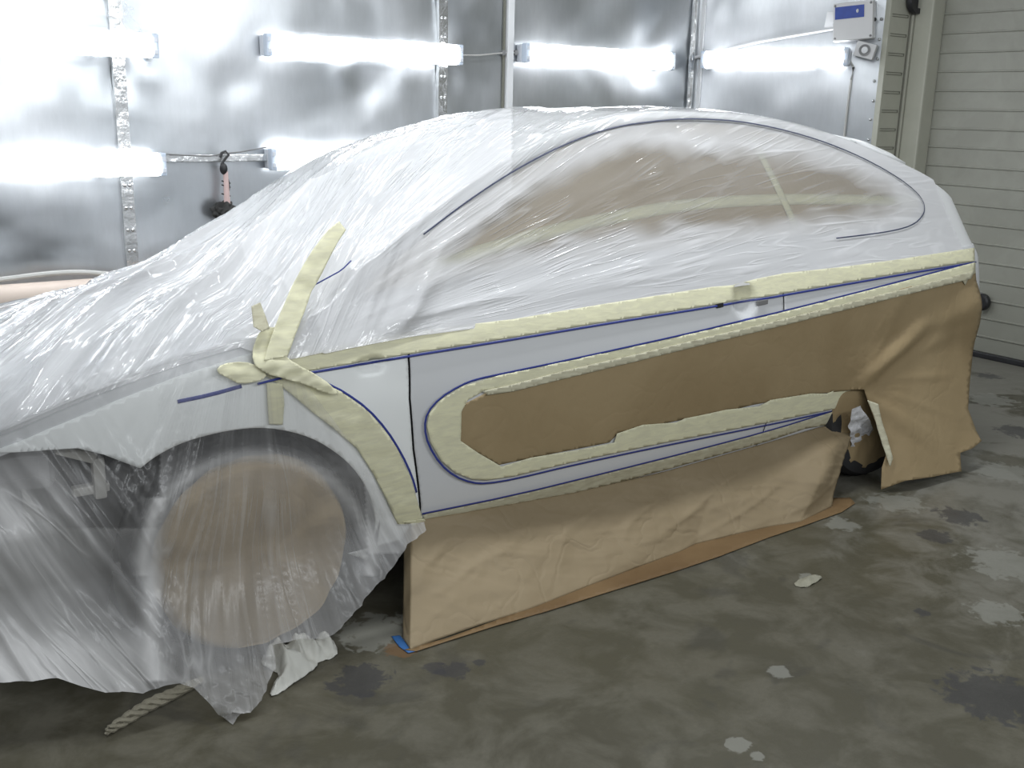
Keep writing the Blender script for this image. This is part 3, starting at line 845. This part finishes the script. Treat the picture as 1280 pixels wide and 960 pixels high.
# grey brackets showing under the fender corner where the bumper was
MB().box((.47, .12, .635), (.10, .03, .03), Matrix.Rotation(radians(25), 3, 'Y'), .006).box((.52, .12, .56), (.03, .03, .11), None, .006).box((.50, .13, .53), (.09, .03, .025), None, .006).build('bumper_bracket', simple('pale_bracket', (.40, .39, .36), .5), car)

def wheel(cx, name, cover_mat):
    w = empty(name, (cx, .12, .315)); w.parent = car; w.matrix_parent_inverse = parent_inv(car)
    Mx = Matrix.Translation((cx, .13, .315)) @ Matrix.Rotation(pi/2, 4, 'X')
    R = .315
    ty = MB().lathe([(R-.105, -.10), (R-.06, -.115), (R-.02, -.105), (R-.004, -.08), (R, -.04), (R, .04), (R-.004, .08), (R-.02, .105), (R-.06, .115), (R-.105, .10), (R-.115, .08)], 64, Mx)
    ty.build('tyre', M['rubber'], w, True)
    rm = MB().lathe([(R-.115, -.08), (R-.11, .085), (R-.125, .075), (R-.14, .03), (.09, .02), (.05, .05), (0, .05)], 48, Mx)
    rm.build('rim', M['grey'], w, True)
    return w
wf = wheel(.885, 'front_wheel', 'kraft'); wr = wheel(3.64, 'rear_wheel', 'kraft')
# brown paper stretched over the front wheel, gathered at its rim
def disc_cover(name, cx, cz, r, y, mat, seed, squash=1.0, dome=.03):
    V = [(cx, y-dome, cz)]; F = []
    nr, na = 26, 96
    for i in range(1, nr+1):
        for k in range(na):
            a = 2*pi*k/na; q = r*i/nr
            ww = .012*(i/nr)**1.5*nz(cos(a)*5+seed, sin(a)*5, i*.05)+.010*nz(cos(a)*q*9+seed, sin(a)*q*9)
            ed = 1+.03*nz(cos(a)*3, sin(a)*3, seed)*(i/nr)
            yy = y-dome*(1-(i/nr)**2)-ww+(.07*max(0, i/nr-.88)/.12)
            V.append((cx+q*cos(a)*ed, yy, cz+q*sin(a)*ed*squash))
    for k in range(na): F.append((0, 1+k, 1+(k+1) % na))
    for i in range(nr-1):
        for k in range(na):
            a = 1+i*na+k; b = 1+i*na+(k+1) % na; F.append((a, b, b+na, a+na))
    P = [Vector(v) for v in V]
    return mesh_obj(name, P, orient(P, F), mat, thick=.0015)
o = disc_cover('masking_paper', .885, .305, .295, -.012, M['kraft'], 3.3)
tag(o, 'round brown paper wrapped over the front wheel, seen through the loose plastic film', 'masking paper')
# rear wheel wrapping
o = disc_cover('masking_paper', 3.63, .335, .318, .025, M['kraft'], 8.1)
tag(o, 'brown paper wrapped over the rear wheel, showing in the gap between hanging sheets', 'masking paper')
def wb_disp(x, z, px=0, py=0): return .012*ridge(x*14+z*9, z*16, 2)+.008*nz(x*30, z*30)
o = patch_px('plastic_wrap', [(1062, 512), (1073, 507), (1082, 520), (1091, 540), (1103, 562), (1092, 566), (1075, 562), (1062, 560), (1060, 540)], lambda x, z: S0(x, z)-.075, 0, M['white_film'], None, 2.5, disp=wb_disp)
tag(o, 'crumpled white plastic bunched above the rear wheel between the paper sheets', 'plastic wrap')

# mount holes left by the missing door handle
for k, (x, y, w_, h_) in enumerate(((897, 381, .030, .016), (950, 377.5, .055, .018))):
    h = hit(x, y, S0, -9)
    MB().box((h.x, h.y-.011, h.z), (w_, .008, h_), Matrix.Rotation(radians(-3), 3, 'Y'), .002).build('handle_mount', M['seam'] if k == 0 else M['grey'], door)
for (x, y) in ((516, 373), (529, 372)):
    h = hit(x, y, S0, -9); MB().sphere((h.x, h.y-.004, h.z), .013, (1.3, .3, .8)).build('mirror_mount', M['black'], door, True)
# side window and its rubber line
dlo = [(441, 374), (447, 355), (470, 335), (525, 292), (580, 250), (640, 211), (700, 180), (760, 158), (830, 149), (870, 148), (930, 152), (1000, 168), (1060, 190), (1110, 216), (1140, 238), (1151, 254), (1150, 268), (1135, 282), (1100, 290), (1040, 297), (957, 306), (800, 322), (620, 345), (500, 368), (455, 378)]
pw = patch_px('side_window', dlo, S0, .0035, M['glass'], car, 12)
ribbon_px('window_seal', dlo[0:21], S0, .0048, .008, M['seam'], car)

# ================================================================== TAPES AND PAPERS ON THE CAR
def LT(pts): return pts
L1 = [(382.6, 465), (509.8, 443.8), (640, 423), (753, 404), (896, 381.4), (930.8, 375), (960, 371.5), (979, 367.8), (1128, 342), (1201, 330), (1217, 327)]
L2top = [(1201, 330), (1128, 349.5), (979, 387.5), (920, 401), (864.4, 414.6), (713, 447.8), (620, 467), (592, 473), (573.6, 480), (547, 496), (531, 514.5), (527.6, 533), (532.4, 554.4), (547, 578.3), (565.6, 594), (586.9, 602), (605.4, 603), (640, 597.5), (713, 580), (821.9, 557), (960, 529.7), (1037, 513)]
L3 = [(525, 640.7), (640, 617.5), (752.8, 590), (859, 563.5), (960, 537), (1037, 513)]
L5 = [(384, 465), (410, 480), (427.5, 488.5), (456.7, 509), (480.6, 535.8), (499, 565), (512.5, 594), (518, 614)]
BT = .0064
def btape(pts, label, off=.0135, w=BT):
    o = ribbon_px('fine_line_tape', pts, S, off, w, M['blue_tape'], rnd=1); return tag(o, label, 'tape', 'blue fine line tapes')
btape(L1, 'blue fine line tape running the whole car below the upper yellow band')
btape(L2top, 'blue fine line tape looping round the brown paper on the door')
btape(L3, 'lowest blue fine line tape, along the sill above the hanging paper')
btape(L5, 'curved blue fine line tape behind the front wheel arch')
btape([(221, 501.5), (262, 493), (301, 482)], 'short loose-ended blue tape above the front wheel arch', .006, .010)
M['dark_blue_tape'] = simple('dark_blue_grey_tape', (.05, .06, .11), .4)
o = ribbon_px('fine_line_tape', dlo[3:20], S0, .021, .0045, M['dark_blue_tape'], rnd=2); tag(o, 'thin dark line of tape arching over the side window along its rubber', 'tape', 'blue fine line tapes')
btape([(358, 368), (386, 355), (408, 343), (421, 336), (433, 324)], 'short faint blue tape on the film near the windscreen corner', .03, .0035)
btape([(318, 478), (333, 474), (350, 470), (368, 462)], 'short scrap of blue tape among the tangled yellow tape', .020, .006)
# black gap lines are the real gaps between panels; a dark strip closes them from behind
def gap_strip(sx, z0, z1):
    V = []; F = []
    n = 30
    for i in range(n+1):
        z = z0+(z1-z0)*i/n
        for dx in (-.012, .012): V.append(Vector((sx(z)+dx, S0(sx(z)+dx, z)+.008, z)))
        if i: F.append((2*i-2, 2*i-1, 2*i+1, 2*i))
    mesh_obj('door_seal', V, orient(V, F), M['seam'], door)
gap_strip(xf, .2, .97); gap_strip(xr, .2, .96)

def pdisp(amp, sc, sd):
    def f(x, z, px=0, py=0): return amp*(.6+nz(x*sc, z*sc*1.6, sd)+.5*nz(x*sc*2.3, z*sc*3, sd+4))
    return f
PT = [(1218, 336), (1205, 341), (1100, 367), (960, 401), (885, 419), (800, 439), (700, 461), (620, 484), (573.5, 508)]
PB = [(573.5, 553), (622.7, 581), (700, 565), (760, 553), (772, 541), (850, 525), (900, 516), (940, 506), (1000, 495), (1066, 487)]
# upper paper: door opening and rear quarter, hanging free to the floor behind the rear wheel
def SK(x, z):                       # surface the rear skirt hangs on
    y = S(x, z)
    if z < .62:
        k = (.62-z)/.62
        y = S0(x, .62)+(S0(x, z)-S0(x, .62))*0 - .20*k**1.3*sstep(3.25, 3.7, x) - 0.0
        y = y*sstep(3.2, 3.5, x)+S(x, z)*(1-sstep(3.2, 3.5, x))
    return y
def skirt_disp(x, z, px, py):
    d = .005*nz(x*3, z*5, 1)+.002
    # sharp diagonal pleat from the arch corner up to the rear
    ax, ay, bx, by = 1080, 487, 1168, 403
    t = ((px-ax)*(bx-ax)+(py-ay)*(by-ay))/((bx-ax)**2+(by-ay)**2)
    dd = ((px-ax)*(by-ay)-(py-ay)*(bx-ax))/sqrt((bx-ax)**2+(by-ay)**2)
    if -.05 < t < 1.05:
        f = sstep(-.05, .2, t)*(1-sstep(.75, 1.05, t))
        d += f*(.018*math.exp(-((dd-9)/9)**2)-.012*math.exp(-((dd+5)/6)**2)) if True else 0
    # fan of soft folds below it
    if px > 1060:
        a = atan2(py-480, px-1070)
        r = sqrt((px-1070)**2+(py-480)**2)
        d += .020*sstep(20, 90, r)*nz(a*3.4+2, 1.7)+.008*nz(a*8, r*.01)
        d += .018*sstep(1190, 1214, px)*sin(py*.035)
    return max(d, 0)
poly = PT + PB[:1] + PB[1:] + [(1078, 487), (1083, 500), (1090, 520), (1100, 545), (1107, 566), (1101, 585), (1100, 612), (1130, 601), (1165, 596), (1199, 589), (1198, 566), (1211, 560), (1224, 551), (1216, 530), (1209, 511), (1211, 480), (1215, 440), (1218, 400), (1220, 360)]
o = patch_px('masking_paper', poly, SK, .0045, M['kraft'], None, 4.5, thick=.0006, disp=skirt_disp)
tag(o, 'large brown paper sheet over door and rear side, reaching the floor behind the rear wheel', 'masking paper')
# sill skirt between the wheels: ruled from the sill tape down to the floor
top = [hit(x, y, S0, -9)+Vector((0, -.006, 0)) for x, y in resample([(513, 655), (528, 648), (620, 632), (720, 614), (832, 588), (960, 552), (1020, 534), (1070, 522)], 6, False)]
botpx = [(513, 812), (545, 800), (600, 781), (660, 762), (740, 731), (800, 708), (850, 690), (870, 680), (920, 668), (960, 659), (1002, 652), (1040, 633)]
bot = [at_z(p[0], p[1], .004) for p in resample(botpx, 6, False)]
nu, nv = 200, 50
def crs(x, y, z): return max(0, 1-abs(nz(x, y, z))*3)**1.5
def along(pts, t):
    q = t*(len(pts)-1); i = min(int(q), len(pts)-2); return pts[i].lerp(pts[i+1], q-i)
V = []; F = []
for i in range(nu+1):
    a = i/nu
    A, B = along(top, a), along(bot, a)
    for j in range(nv+1):
        b = j/nv; p = A.lerp(B, b)
        n = Vector((0, -1, .35)).normalized()
        en = max(0., sin(pi*b))**.6
        w = .016*nz(a*4+b*1.5, b*1.0, 1)+.006*nz(a*12-b*5, b*2.5, 4)+.006*crs(a*6+b*2, b*2.2, 9)+.003*crs(a*17-b*9, b*4, 2)+.0012*nz(a*40, b*12)
        w *= sstep(0, .06, a)
        w += .05*sin(pi*b)*math.exp(-((a-.93)/.05)**2)        # deep pleat by the rear wheel
        bx = -.04*sin(pi*b)
        p = p + n*(w*en)+Vector((0, -bx*-1.0, 0))*0
        if a > .90:                                            # edge pulled back in a curve
            p.x += -.025*sin(pi*b)*((a-.90)/.10)**1.5
        p.z = max(p.z, .004)
        V.append(p)
for i in range(nu):
    for j in range(nv):
        k = i*(nv+1)+j; F.append((k, k+1, k+nv+2, k+nv+1))
# return flap folded back at the front edge
base0 = len(V)
for i in range(1, 8):
    for j in range(nv+1):
        p = V[j].copy(); V.append(Vector((p.x+.002*i, p.y+.010*i, max(.004, p.z))))
for i in range(7):
    for j in range(nv):
        a = (base0+(i-1)*(nv+1)+j) if i else j
        b = base0+i*(nv+1)+j
        F.append((a, b, b+1, a+1))
o = mesh_obj('masking_paper', V, orient(V, F), M['kraft_pale'], thick=.0006)
tag(o, 'crumpled brown paper skirt hanging from the sill to the floor between the wheels', 'masking paper')
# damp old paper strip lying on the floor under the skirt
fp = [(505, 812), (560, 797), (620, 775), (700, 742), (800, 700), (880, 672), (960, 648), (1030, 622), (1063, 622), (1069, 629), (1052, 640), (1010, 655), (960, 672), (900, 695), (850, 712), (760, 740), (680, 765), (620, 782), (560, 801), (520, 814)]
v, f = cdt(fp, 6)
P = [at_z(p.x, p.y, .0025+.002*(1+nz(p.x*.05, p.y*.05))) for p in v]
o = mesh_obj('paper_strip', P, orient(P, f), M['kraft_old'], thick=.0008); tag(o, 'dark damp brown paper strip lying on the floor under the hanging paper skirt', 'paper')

# yellow masking tapes
def tape(poly, off, label, mat='tape', step=5, amp=.001, surf=None, name='masking_tape', thick=.0005, rounds=0):
    o = patch_px(name, poly, surf or S, off, M[mat], None, step, thick=thick, disp=pdisp(amp, 14, off*90), zmin=-9, rounds=rounds)
    return tag(o, label, 'tape', 'masking tapes')
up = [(345, 447), (390, 441), (427.5, 432), (507, 415), (640, 399), (753, 380), (886, 359), (912, 357), (942, 349), (976, 342), (1050, 334), (1117, 325), (1215, 310)]
tape(up+[(1215, 327)]+[(x, y-1.5) for x, y in reversed(L1[:-1])]+[(365, 462)], .0125, 'long yellow masking tape band along the car above the upper blue line', step=4)
# band inside the loop: a C shape between the blue line and the brown paper
tape([(1216, 328), (1201, 332), (1128, 351.5), (979, 389.5), (864.4, 416.6), (713, 450), (620, 469.5), (575, 483), (549, 499), (534, 516), (531, 533), (535.5, 553), (549, 576), (567, 591), (588, 599), (606, 600), (640, 595), (713, 577.5), (821.9, 554.5), (960, 527.5), (1037, 511.5), (1062, 507), (1074, 500), (1078, 488), (1066, 486), (1040, 488), (1030, 492), (1010, 492), (960, 500), (945, 508), (905, 512), (878, 518), (853, 523), (842, 528), (800, 531), (768, 542), (765, 553), (720, 562), (660, 572), (624, 583), (595, 566), (573, 551), (574, 515), (582, 500), (598, 491), (602, 488), (640, 483), (700, 466), (800, 443), (885, 423), (960, 405), (1100, 371), (1206, 345), (1216, 342)],
     .0125, 'pale yellow masking tape looping round the brown paper on the door', 'tape', 4)
tape([(1215, 338), (1206, 341), (1100, 368), (960, 403), (885, 420.5), (800, 441), (700, 464), (640, 480), (600, 489), (606, 494), (640, 489), (700, 474), (800, 450), (885, 429), (960, 411), (1100, 376), (1210, 349)], .0145, 'thin paper-backed tape edge over the top of the brown door paper', 'tape_pale', 4)
tape([(528, 642.5), (640, 619.5), (752.8, 592), (859, 565.5), (960, 539), (1037, 515), (1062, 509), (1071, 506), (1072, 524), (1004, 536), (960, 551), (832, 587), (720, 616), (620, 635), (527, 652)], .0075, 'pale masking tape along the sill, holding the hanging paper skirt', 'tape_pale', 4)
tape([(384, 467), (408, 482), (426, 490.5), (455, 511), (478.5, 537), (497, 566), (510, 595), (516, 614), (521, 632), (527, 650), (510, 655), (495, 656), (480.6, 624), (464.7, 592), (443.4, 560), (415, 536), (387.6, 514.5), (348, 481), (330, 470), (345, 452)], .010, 'wide yellow masking tape curving round the front wheel arch', amp=.004, step=4)
tape([(500, 652), (527, 648), (532, 655), (538, 671), (526, 683), (518, 668), (512, 656)], .014, 'yellow tape tab at the lower front corner of the door', step=3)
tape([(331, 478), (351, 480), (353, 505), (351, 531), (334, 530), (332, 505)], .013, 'short vertical yellow tape reaching down to the top of the wheel arch', step=3)
# tape tangle at the cowl and its branches
tape([(322, 452), (330, 425), (340, 398), (352, 370), (366, 342), (382, 315), (402, 290), (416, 279), (424, 290), (413, 307), (404, 324), (393, 346), (382, 366), (373, 390), (362, 418), (352, 446)], .040, 'yellow tape strip climbing the film from the tangle towards the windscreen', step=3, amp=.005, name='masking_tape')
tape([(309, 455), (313, 425), (318, 415), (332, 408), (352, 416), (346, 440), (360, 455), (392, 470), (420, 494), (400, 492), (378, 482), (350, 474), (326, 468)], .030, 'crumpled knot of yellow tape at the rear top of the front fender', step=3, rounds=1, amp=.012)
tape([(264, 465), (272, 455), (300, 452), (318, 458), (330, 468), (322, 476), (296, 481), (282, 474)], .024, 'torn yellow tape piece left of the crumpled knot', step=3, rounds=1, amp=.008)
tape([(305, 385), (316, 380), (322, 395), (328, 412), (318, 416), (308, 410)], .050, 'short pale tape piece on the bunched film above the knot', 'tape_pale', 3, .006)
tape([(1197, 335), (1204, 333), (1209, 345), (1204, 357), (1198, 347)], .010, 'small torn tape tip near the tail where the blue lines meet', 'tape_pale', 3, .001)
tape([(1063, 508), (1073, 503), (1068, 520), (1060, 540), (1055, 548), (1057, 530), (1060, 517)], .03, 'narrow tape on the front edge of the gap at the rear wheel', 'tape_pale', 3, .002)
tape([(1078, 500), (1092, 505), (1096, 525), (1104, 550), (1110, 573), (1106, 583), (1100, 565), (1092, 540), (1086, 520)], .022, 'tape strip down the rear edge of the gap at the rear wheel', 'tape_pale', 3, .002, SK)
# paper and tapes over the side window, under the film
win = [(536, 328), (560, 300), (600, 268), (650, 232), (700, 206), (760, 178), (815, 165), (880, 178), (940, 178), (1000, 184), (1060, 198), (1110, 222), (1136, 248), (1128, 266), (1090, 278), (1040, 284), (960, 291), (870, 296), (780, 303), (700, 314), (620, 330), (560, 345)]
pdlo = [(452, 366), (478, 336), (530, 296), (584, 254), (642, 216), (702, 185), (760, 164), (830, 155), (870, 154), (930, 158), (1000, 174), (1058, 195), (1106, 220), (1134, 241), (1143, 255), (1142, 266), (1130, 277), (1098, 284), (1040, 291), (957, 300), (800, 316), (620, 339), (500, 360)]
M['kraft_window'] = kraft_mat('pale_window_kraft_paper', (.43, .345, .215), (.49, .40, .26), .1)
o = patch_px('masking_paper', pdlo, S0, .0045, M['kraft_window'], None, 7, thick=.0004, disp=pdisp(.001, 9, 3), zmin=-9)
tag(o, 'brown paper covering the side window under the clear film', 'masking paper')
c1 = chaikin([(530, 336), (620, 308), (690, 288), (753, 274), (846, 256), (960, 248.5), (1060, 249), (1146, 252)], 2, False)
o = ribbon_px('masking_tape', c1, S0, .0075, .040, M['tape'], rnd=0); tag(o, 'long tape band across the brown window paper under the film', 'tape', 'masking tapes')
o = ribbon_px('masking_tape', [(938, 172), (955, 205), (972, 238), (986, 268), (992, 284)], S0, .0088, .045, M['tape'], rnd=1, taper=[(0, .8), (1, .9)]); tag(o, 'short steep tape crossing the window band near the rear', 'tape', 'masking tapes')

# ================================================================== PLASTIC FILM
edge = px_xz([(-70, 575), (0, 527), (70, 482), (130, 457), (200, 441), (290, 430), (345, 450), (427, 433), (507, 418), (640, 402), (753, 382), (886, 361), (960, 350), (1117, 327), (1222, 311)])
edge.sort()
zA = lambda x: interp(x, edge)
winc = chaikin(win, 1)
def crest(x, y, z=0.):
    return max(0., 1-abs(nz(x, y, z))*3.2)**1.6
def filmA():
    nx, ns = 380, 150
    V = []; F = []; cov = []; wa = []; wbv = []; mx = []
    W_ = 2*ns+1
    x0, x1 = .04, 4.20
    for i in range(nx+1):
        x = x0+(x1-x0)*i/nx
        zl = zA(x)-.004*(x > 1.1)
        prev = None; arc = 0
        pts = [shell_pt(x, j/ns, zl, .011+.012*(1-sstep(1.05, 1.75, x))) for j in range(ns+1)]
        for j in range(W_):
            if j <= ns: p = pts[j].copy()
            else:
                q = pts[2*ns-j]; p = Vector((q.x, 2*XM-q.y, q.z))
            if prev is not None: arc += (p-prev).length
            prev = p.copy()
            e = sstep(0, .08, arc) if j <= ns else 1
            hood = 1-sstep(1.05, 1.75, x+.0*arc)
            # two families of tension folds
            ac = (arc*.62-x*.78); al = (arc*.78+x*.62)
            th = atan2(arc+.03, max(.02, x-.86)); r = sqrt(arc*arc+(x-.86)**2)
            wob = .10*nz(al*1.1, ac*1.5, 11)
            A = .042*(crest(ac*3.2+wob, al*.25, 1)-.25)+.018*(crest(ac*8+wob*2, al*.4, 3)-.25)+.005*(crest(ac*22+wob*3, al*.8, 6)-.2)+.0012*nz(ac*50, al*5, 7)
            B = .007*(crest(th*5, r*.35, 5)-.25)+.004*(crest(th*14, r*.6, 8)-.2)+.0012*nz(th*50, r*2, 2)
            B *= 1-.85*sstep(2.3, 3.3, x)
            B += .004*(nz(x*9, arc*11, 5)+.6*nz(x*22, arc*26, 2))*sstep(1.6, 1.9, x)*(1-sstep(2.7, 3.1, x))*sstep(.55, .8, arc)
            k = hood
            billow = .014*hood*sstep(.1, .7, arc)*(1 if arc < 2 else .5)
            d = (A*k*1.15+B*(1-k)*(1.0 if arc > .05 else .4))*e+billow
            d = max(d, -.012*k) + .002
            # outward direction: side to top
            c = max(0, min(1, (p.z-.75)/.35)) if x < 1.3 else sstep(.28, .75, arc)
            if j > ns and arc > 1.9: c = max(0, c-.6)
            sgn = -1 if p.y < XM else 1
            n = Vector((0, sgn*(1-c), .25+.75*c)).normalized()
            p = lean(p+n*d)
            V.append(p)
            # how much of it is cloudy: folds and dried overspray, clearer over the window
            px, py = proj(p)
            cv = .36+.34*sstep(.75, 1.05, x) if x < 1.3 else .66-.34*sstep(1.3, 1.7, x)
            if j <= ns and x > 1.1:
                dd = dist_poly((px, py), winc)
                if inside((px, py), winc): cv = .84-.60*sstep(0, 28, dd+9*nz(px*.03, py*.05))
                else:
                    cv = max(cv, .80*(1-dd/60))
                    cv = max(cv, .90*sstep(430, 560, px)*sstep(248, 275, py+8*nz(px*.02, 3)))
                    if px < 640: cv = max(cv, .82)
            if j <= ns and x > 3.2 and not inside((px, py), winc): cv = max(cv, .86*sstep(3.2, 3.7, x))
            cov.append(float(cv))
            wa.append((al*.9, ac*16, 0.)); wbv.append((r*1.0, th*20, 0.)); mx.append(float(1-k))
    for i in range(nx):
        for j in range(W_-1):
            a = i*W_+j; F.append((a, a+W_, a+W_+1, a+1))
    return mesh_obj('plastic_sheet', V, F, M['film'], attrs={'cover': cov, 'wa': wa, 'wb': wbv, 'mixr': mx})
o = filmA(); tag(o, 'clear creased plastic sheet draped over bonnet, windscreen, roof and side windows', 'plastic sheet')

polyB = [(-90, 600), (-60, 520), (0, 492), (70, 470), (200, 428), (300, 410), (345, 440), (372, 470), (420, 530), (452, 574), (478, 622), (496, 655), (528, 652), (530, 662), (508, 680), (500, 695), (480, 716), (455, 745), (425, 785), (400, 797), (375, 797), (340, 806), (346, 835), (330, 858), (312, 890), (291, 906), (276, 897), (262, 880), (240, 858), (222, 852), (200, 858), (178, 866), (150, 862), (130, 864), (100, 856), (70, 846), (40, 850), (0, 852), (-90, 858)]
def FB(x, z):                     # how the loose film hangs over nose and wheel
    w = 1-sstep(.48, .72, z)
    y = (S0(x, z)-.016)*(1-w)+(-.055+.45*_plan(min(max(x, -.05), 2.0)))*w
    if z < .36: y -= .24*((.36-z)/.36)**1.5
    return y
def fb_disp(x, z, px, py):
    th = atan2(1.25-z, x-.95); k = sstep(.45, .75, x)
    lo = 1-sstep(.55, .85, z)
    a = .016*crest(th*7, z*.5, 3)+.010*crest(th*17+.3*nz(z*3, th), z*.9, 5)+.004*crest(th*40, z*2, 4)
    ac = x*.9+z*.42
    b = .016*crest(ac*5, (z-x)*.6, 1)+.010*crest(ac*13, z*1.0, 7)+.004*crest(ac*32, z*2, 2)
    d = a*k+b*(1-k)
    h_ = 1-sstep(.02, .16, z)
    if h_ > 0: d += h_*(.022*nz(x*14, z*10, 2)+.014*nz(x*34, z*26)+.01*crest(x*20+z*30, z*8, 1))
    return d*(.30+.70*lo)
streaky = [((216, 830), (190, 640)), ]
def fb_attr(P, v):
    cov = []; wa = []; wbv = []; mx = []
    for p, q in zip(P, v):
        px, py = q.x, q.y
        k = sstep(.45, .75, p.x)
        c = .27
        fen = 1-sstep(555, 600, py)
        c = c*(1-fen)+.13*fen
        c *= .15+.85*sstep(0, 45, dist_poly((px, py), polyB[:6])) if py < 560 else 1
        # cloudier where the sheet is doubled at the nose and along its foot
        c += .34*(1-sstep(40, 170, px))*sstep(575, 680, py)
        c += .06*sstep(760, 830, py)+.22*sstep(780, 815, py)*(1-sstep(150, 200, px))
        # left roll of film standing beside the wheel
        dx = px-(200-14*sin((py-600)/90.))
        if 620 < py < 850: c += .42*math.exp(-(dx/12)**2)
        # bunched band above wheel
        dd = abs(sqrt(((px-318)/142)**2+((py-705)/136)**2)-1)
        if py < 720: c += .30*math.exp(-(dd/.06)**2)
        if px > 455 and py < 690: c += .20
        if 60 < px < 200 and py < 660: c -= .14*sstep(60, 110, px)
        cov.append(float(max(.04, min(.95, c))))
        th = atan2(1.25-p.z, p.x-.95)
        ac = p.x*.9+p.z*.42+p.y*.3
        wa.append((p.z*.7+p.y, ac*9, 0.)); wbv.append((p.z*.7, th*14, 0.)); mx.append(float(k))
    return {'cover': cov, 'wa': wa, 'wb': wbv, 'mixr': mx}
o = patch_px('plastic_sheet', polyB, FB, 0, M['film_low'], None, 4.0, disp=fb_disp, attrf=fb_attr)
tag(o, 'loose clear plastic sheet hanging over the front wheel and nose down to the floor', 'plastic sheet')

# ================================================================== THINGS ON THE FLOOR
# crumpled cloth by the front wheel
def crumple(name, poly, h, mat, sd):
    poly = chaikin(poly, 1)
    v, f = cdt(poly, 2.2)
    P = []
    for p in v:
        g_ = at_z(p.x, p.y+6, 0)
        d = dist_poly((p.x, p.y), poly)
        z = h*sstep(0, 14, d)*(.55+.45*nz(p.x*.05, p.y*.07, sd))+.022*ridge(p.x*.045+sd, p.y*.06, sd)*sstep(0, 8, d)+.005*nz(p.x*.15, p.y*.15, sd)
        g_.z = max(.003, z+.004); P.append(g_)
    o = mesh_obj(name, P, orient(P, f), mat, thick=.002); return o
o = crumple('crumpled_cloth', [(330, 812), (352, 800), (385, 797), (403, 790), (414, 793), (424, 810), (416, 818), (398, 822), (396, 830), (384, 838), (372, 846), (350, 862), (336, 867), (342, 850), (350, 838), (338, 832), (325, 825)], .05, M['rag'], 1.3)
tag(o, 'crumpled pale paint-stained cloth on the floor against the front wheel', 'cloth')
# twisted paper strand
pts = [at_z(x, y, .012) for x, y in chaikin([(133, 914), (160, 898), (185, 882), (212, 870), (240, 856), (252, 850)], 2, False)]
mb = MB(); n = len(pts)
for k in range(4):
    q = []
    for i, p in enumerate(pts):
        a = i*.8+k*pi/2; r = .012*sin(pi*min(1, (i+1)/(n+1)+.15))+.004*nz(i*.7, k)
        q.append(p+Vector((cos(a)*r*.6, cos(a)*r, max(-.006, sin(a)*r))))
    mb.tube(q, .006, 6, [.002+.007*sin(pi*min(.5, (i+1)/n)) for i in range(n)])
tag(mb.build('twisted_paper', M['twine'], None, True), 'dusty twisted paper strand lying on the floor in front of the film hem', 'paper')
v, f = cdt([(489, 795), (500, 794), (509, 806), (514, 811), (528, 808), (524, 813), (510, 816), (499, 808)], 3)
P = [at_z(p.x, p.y, .003) for p in v]
o = mesh_obj('blue_tape_piece', P, orient(P, f), M['blue_floor'], thick=.001); tag(o, 'piece of blue tape stuck to the floor at the front corner of the paper skirt', 'tape')
for (x, y, w_, lbl) in ((1010, 722, .05, 'small torn pale paper scrap on the floor, out from the paper skirt'),):
    c = [(x-w_*400, y+4), (x-w_*200, y-4), (x+w_*160, y-9), (x+w_*400, y-6), (x+w_*200, y+1), (x-w_*80, y+8)]
    o = crumple('paper_scrap', c, .004, M['scrap'], x); tag(o, lbl, 'scrap')
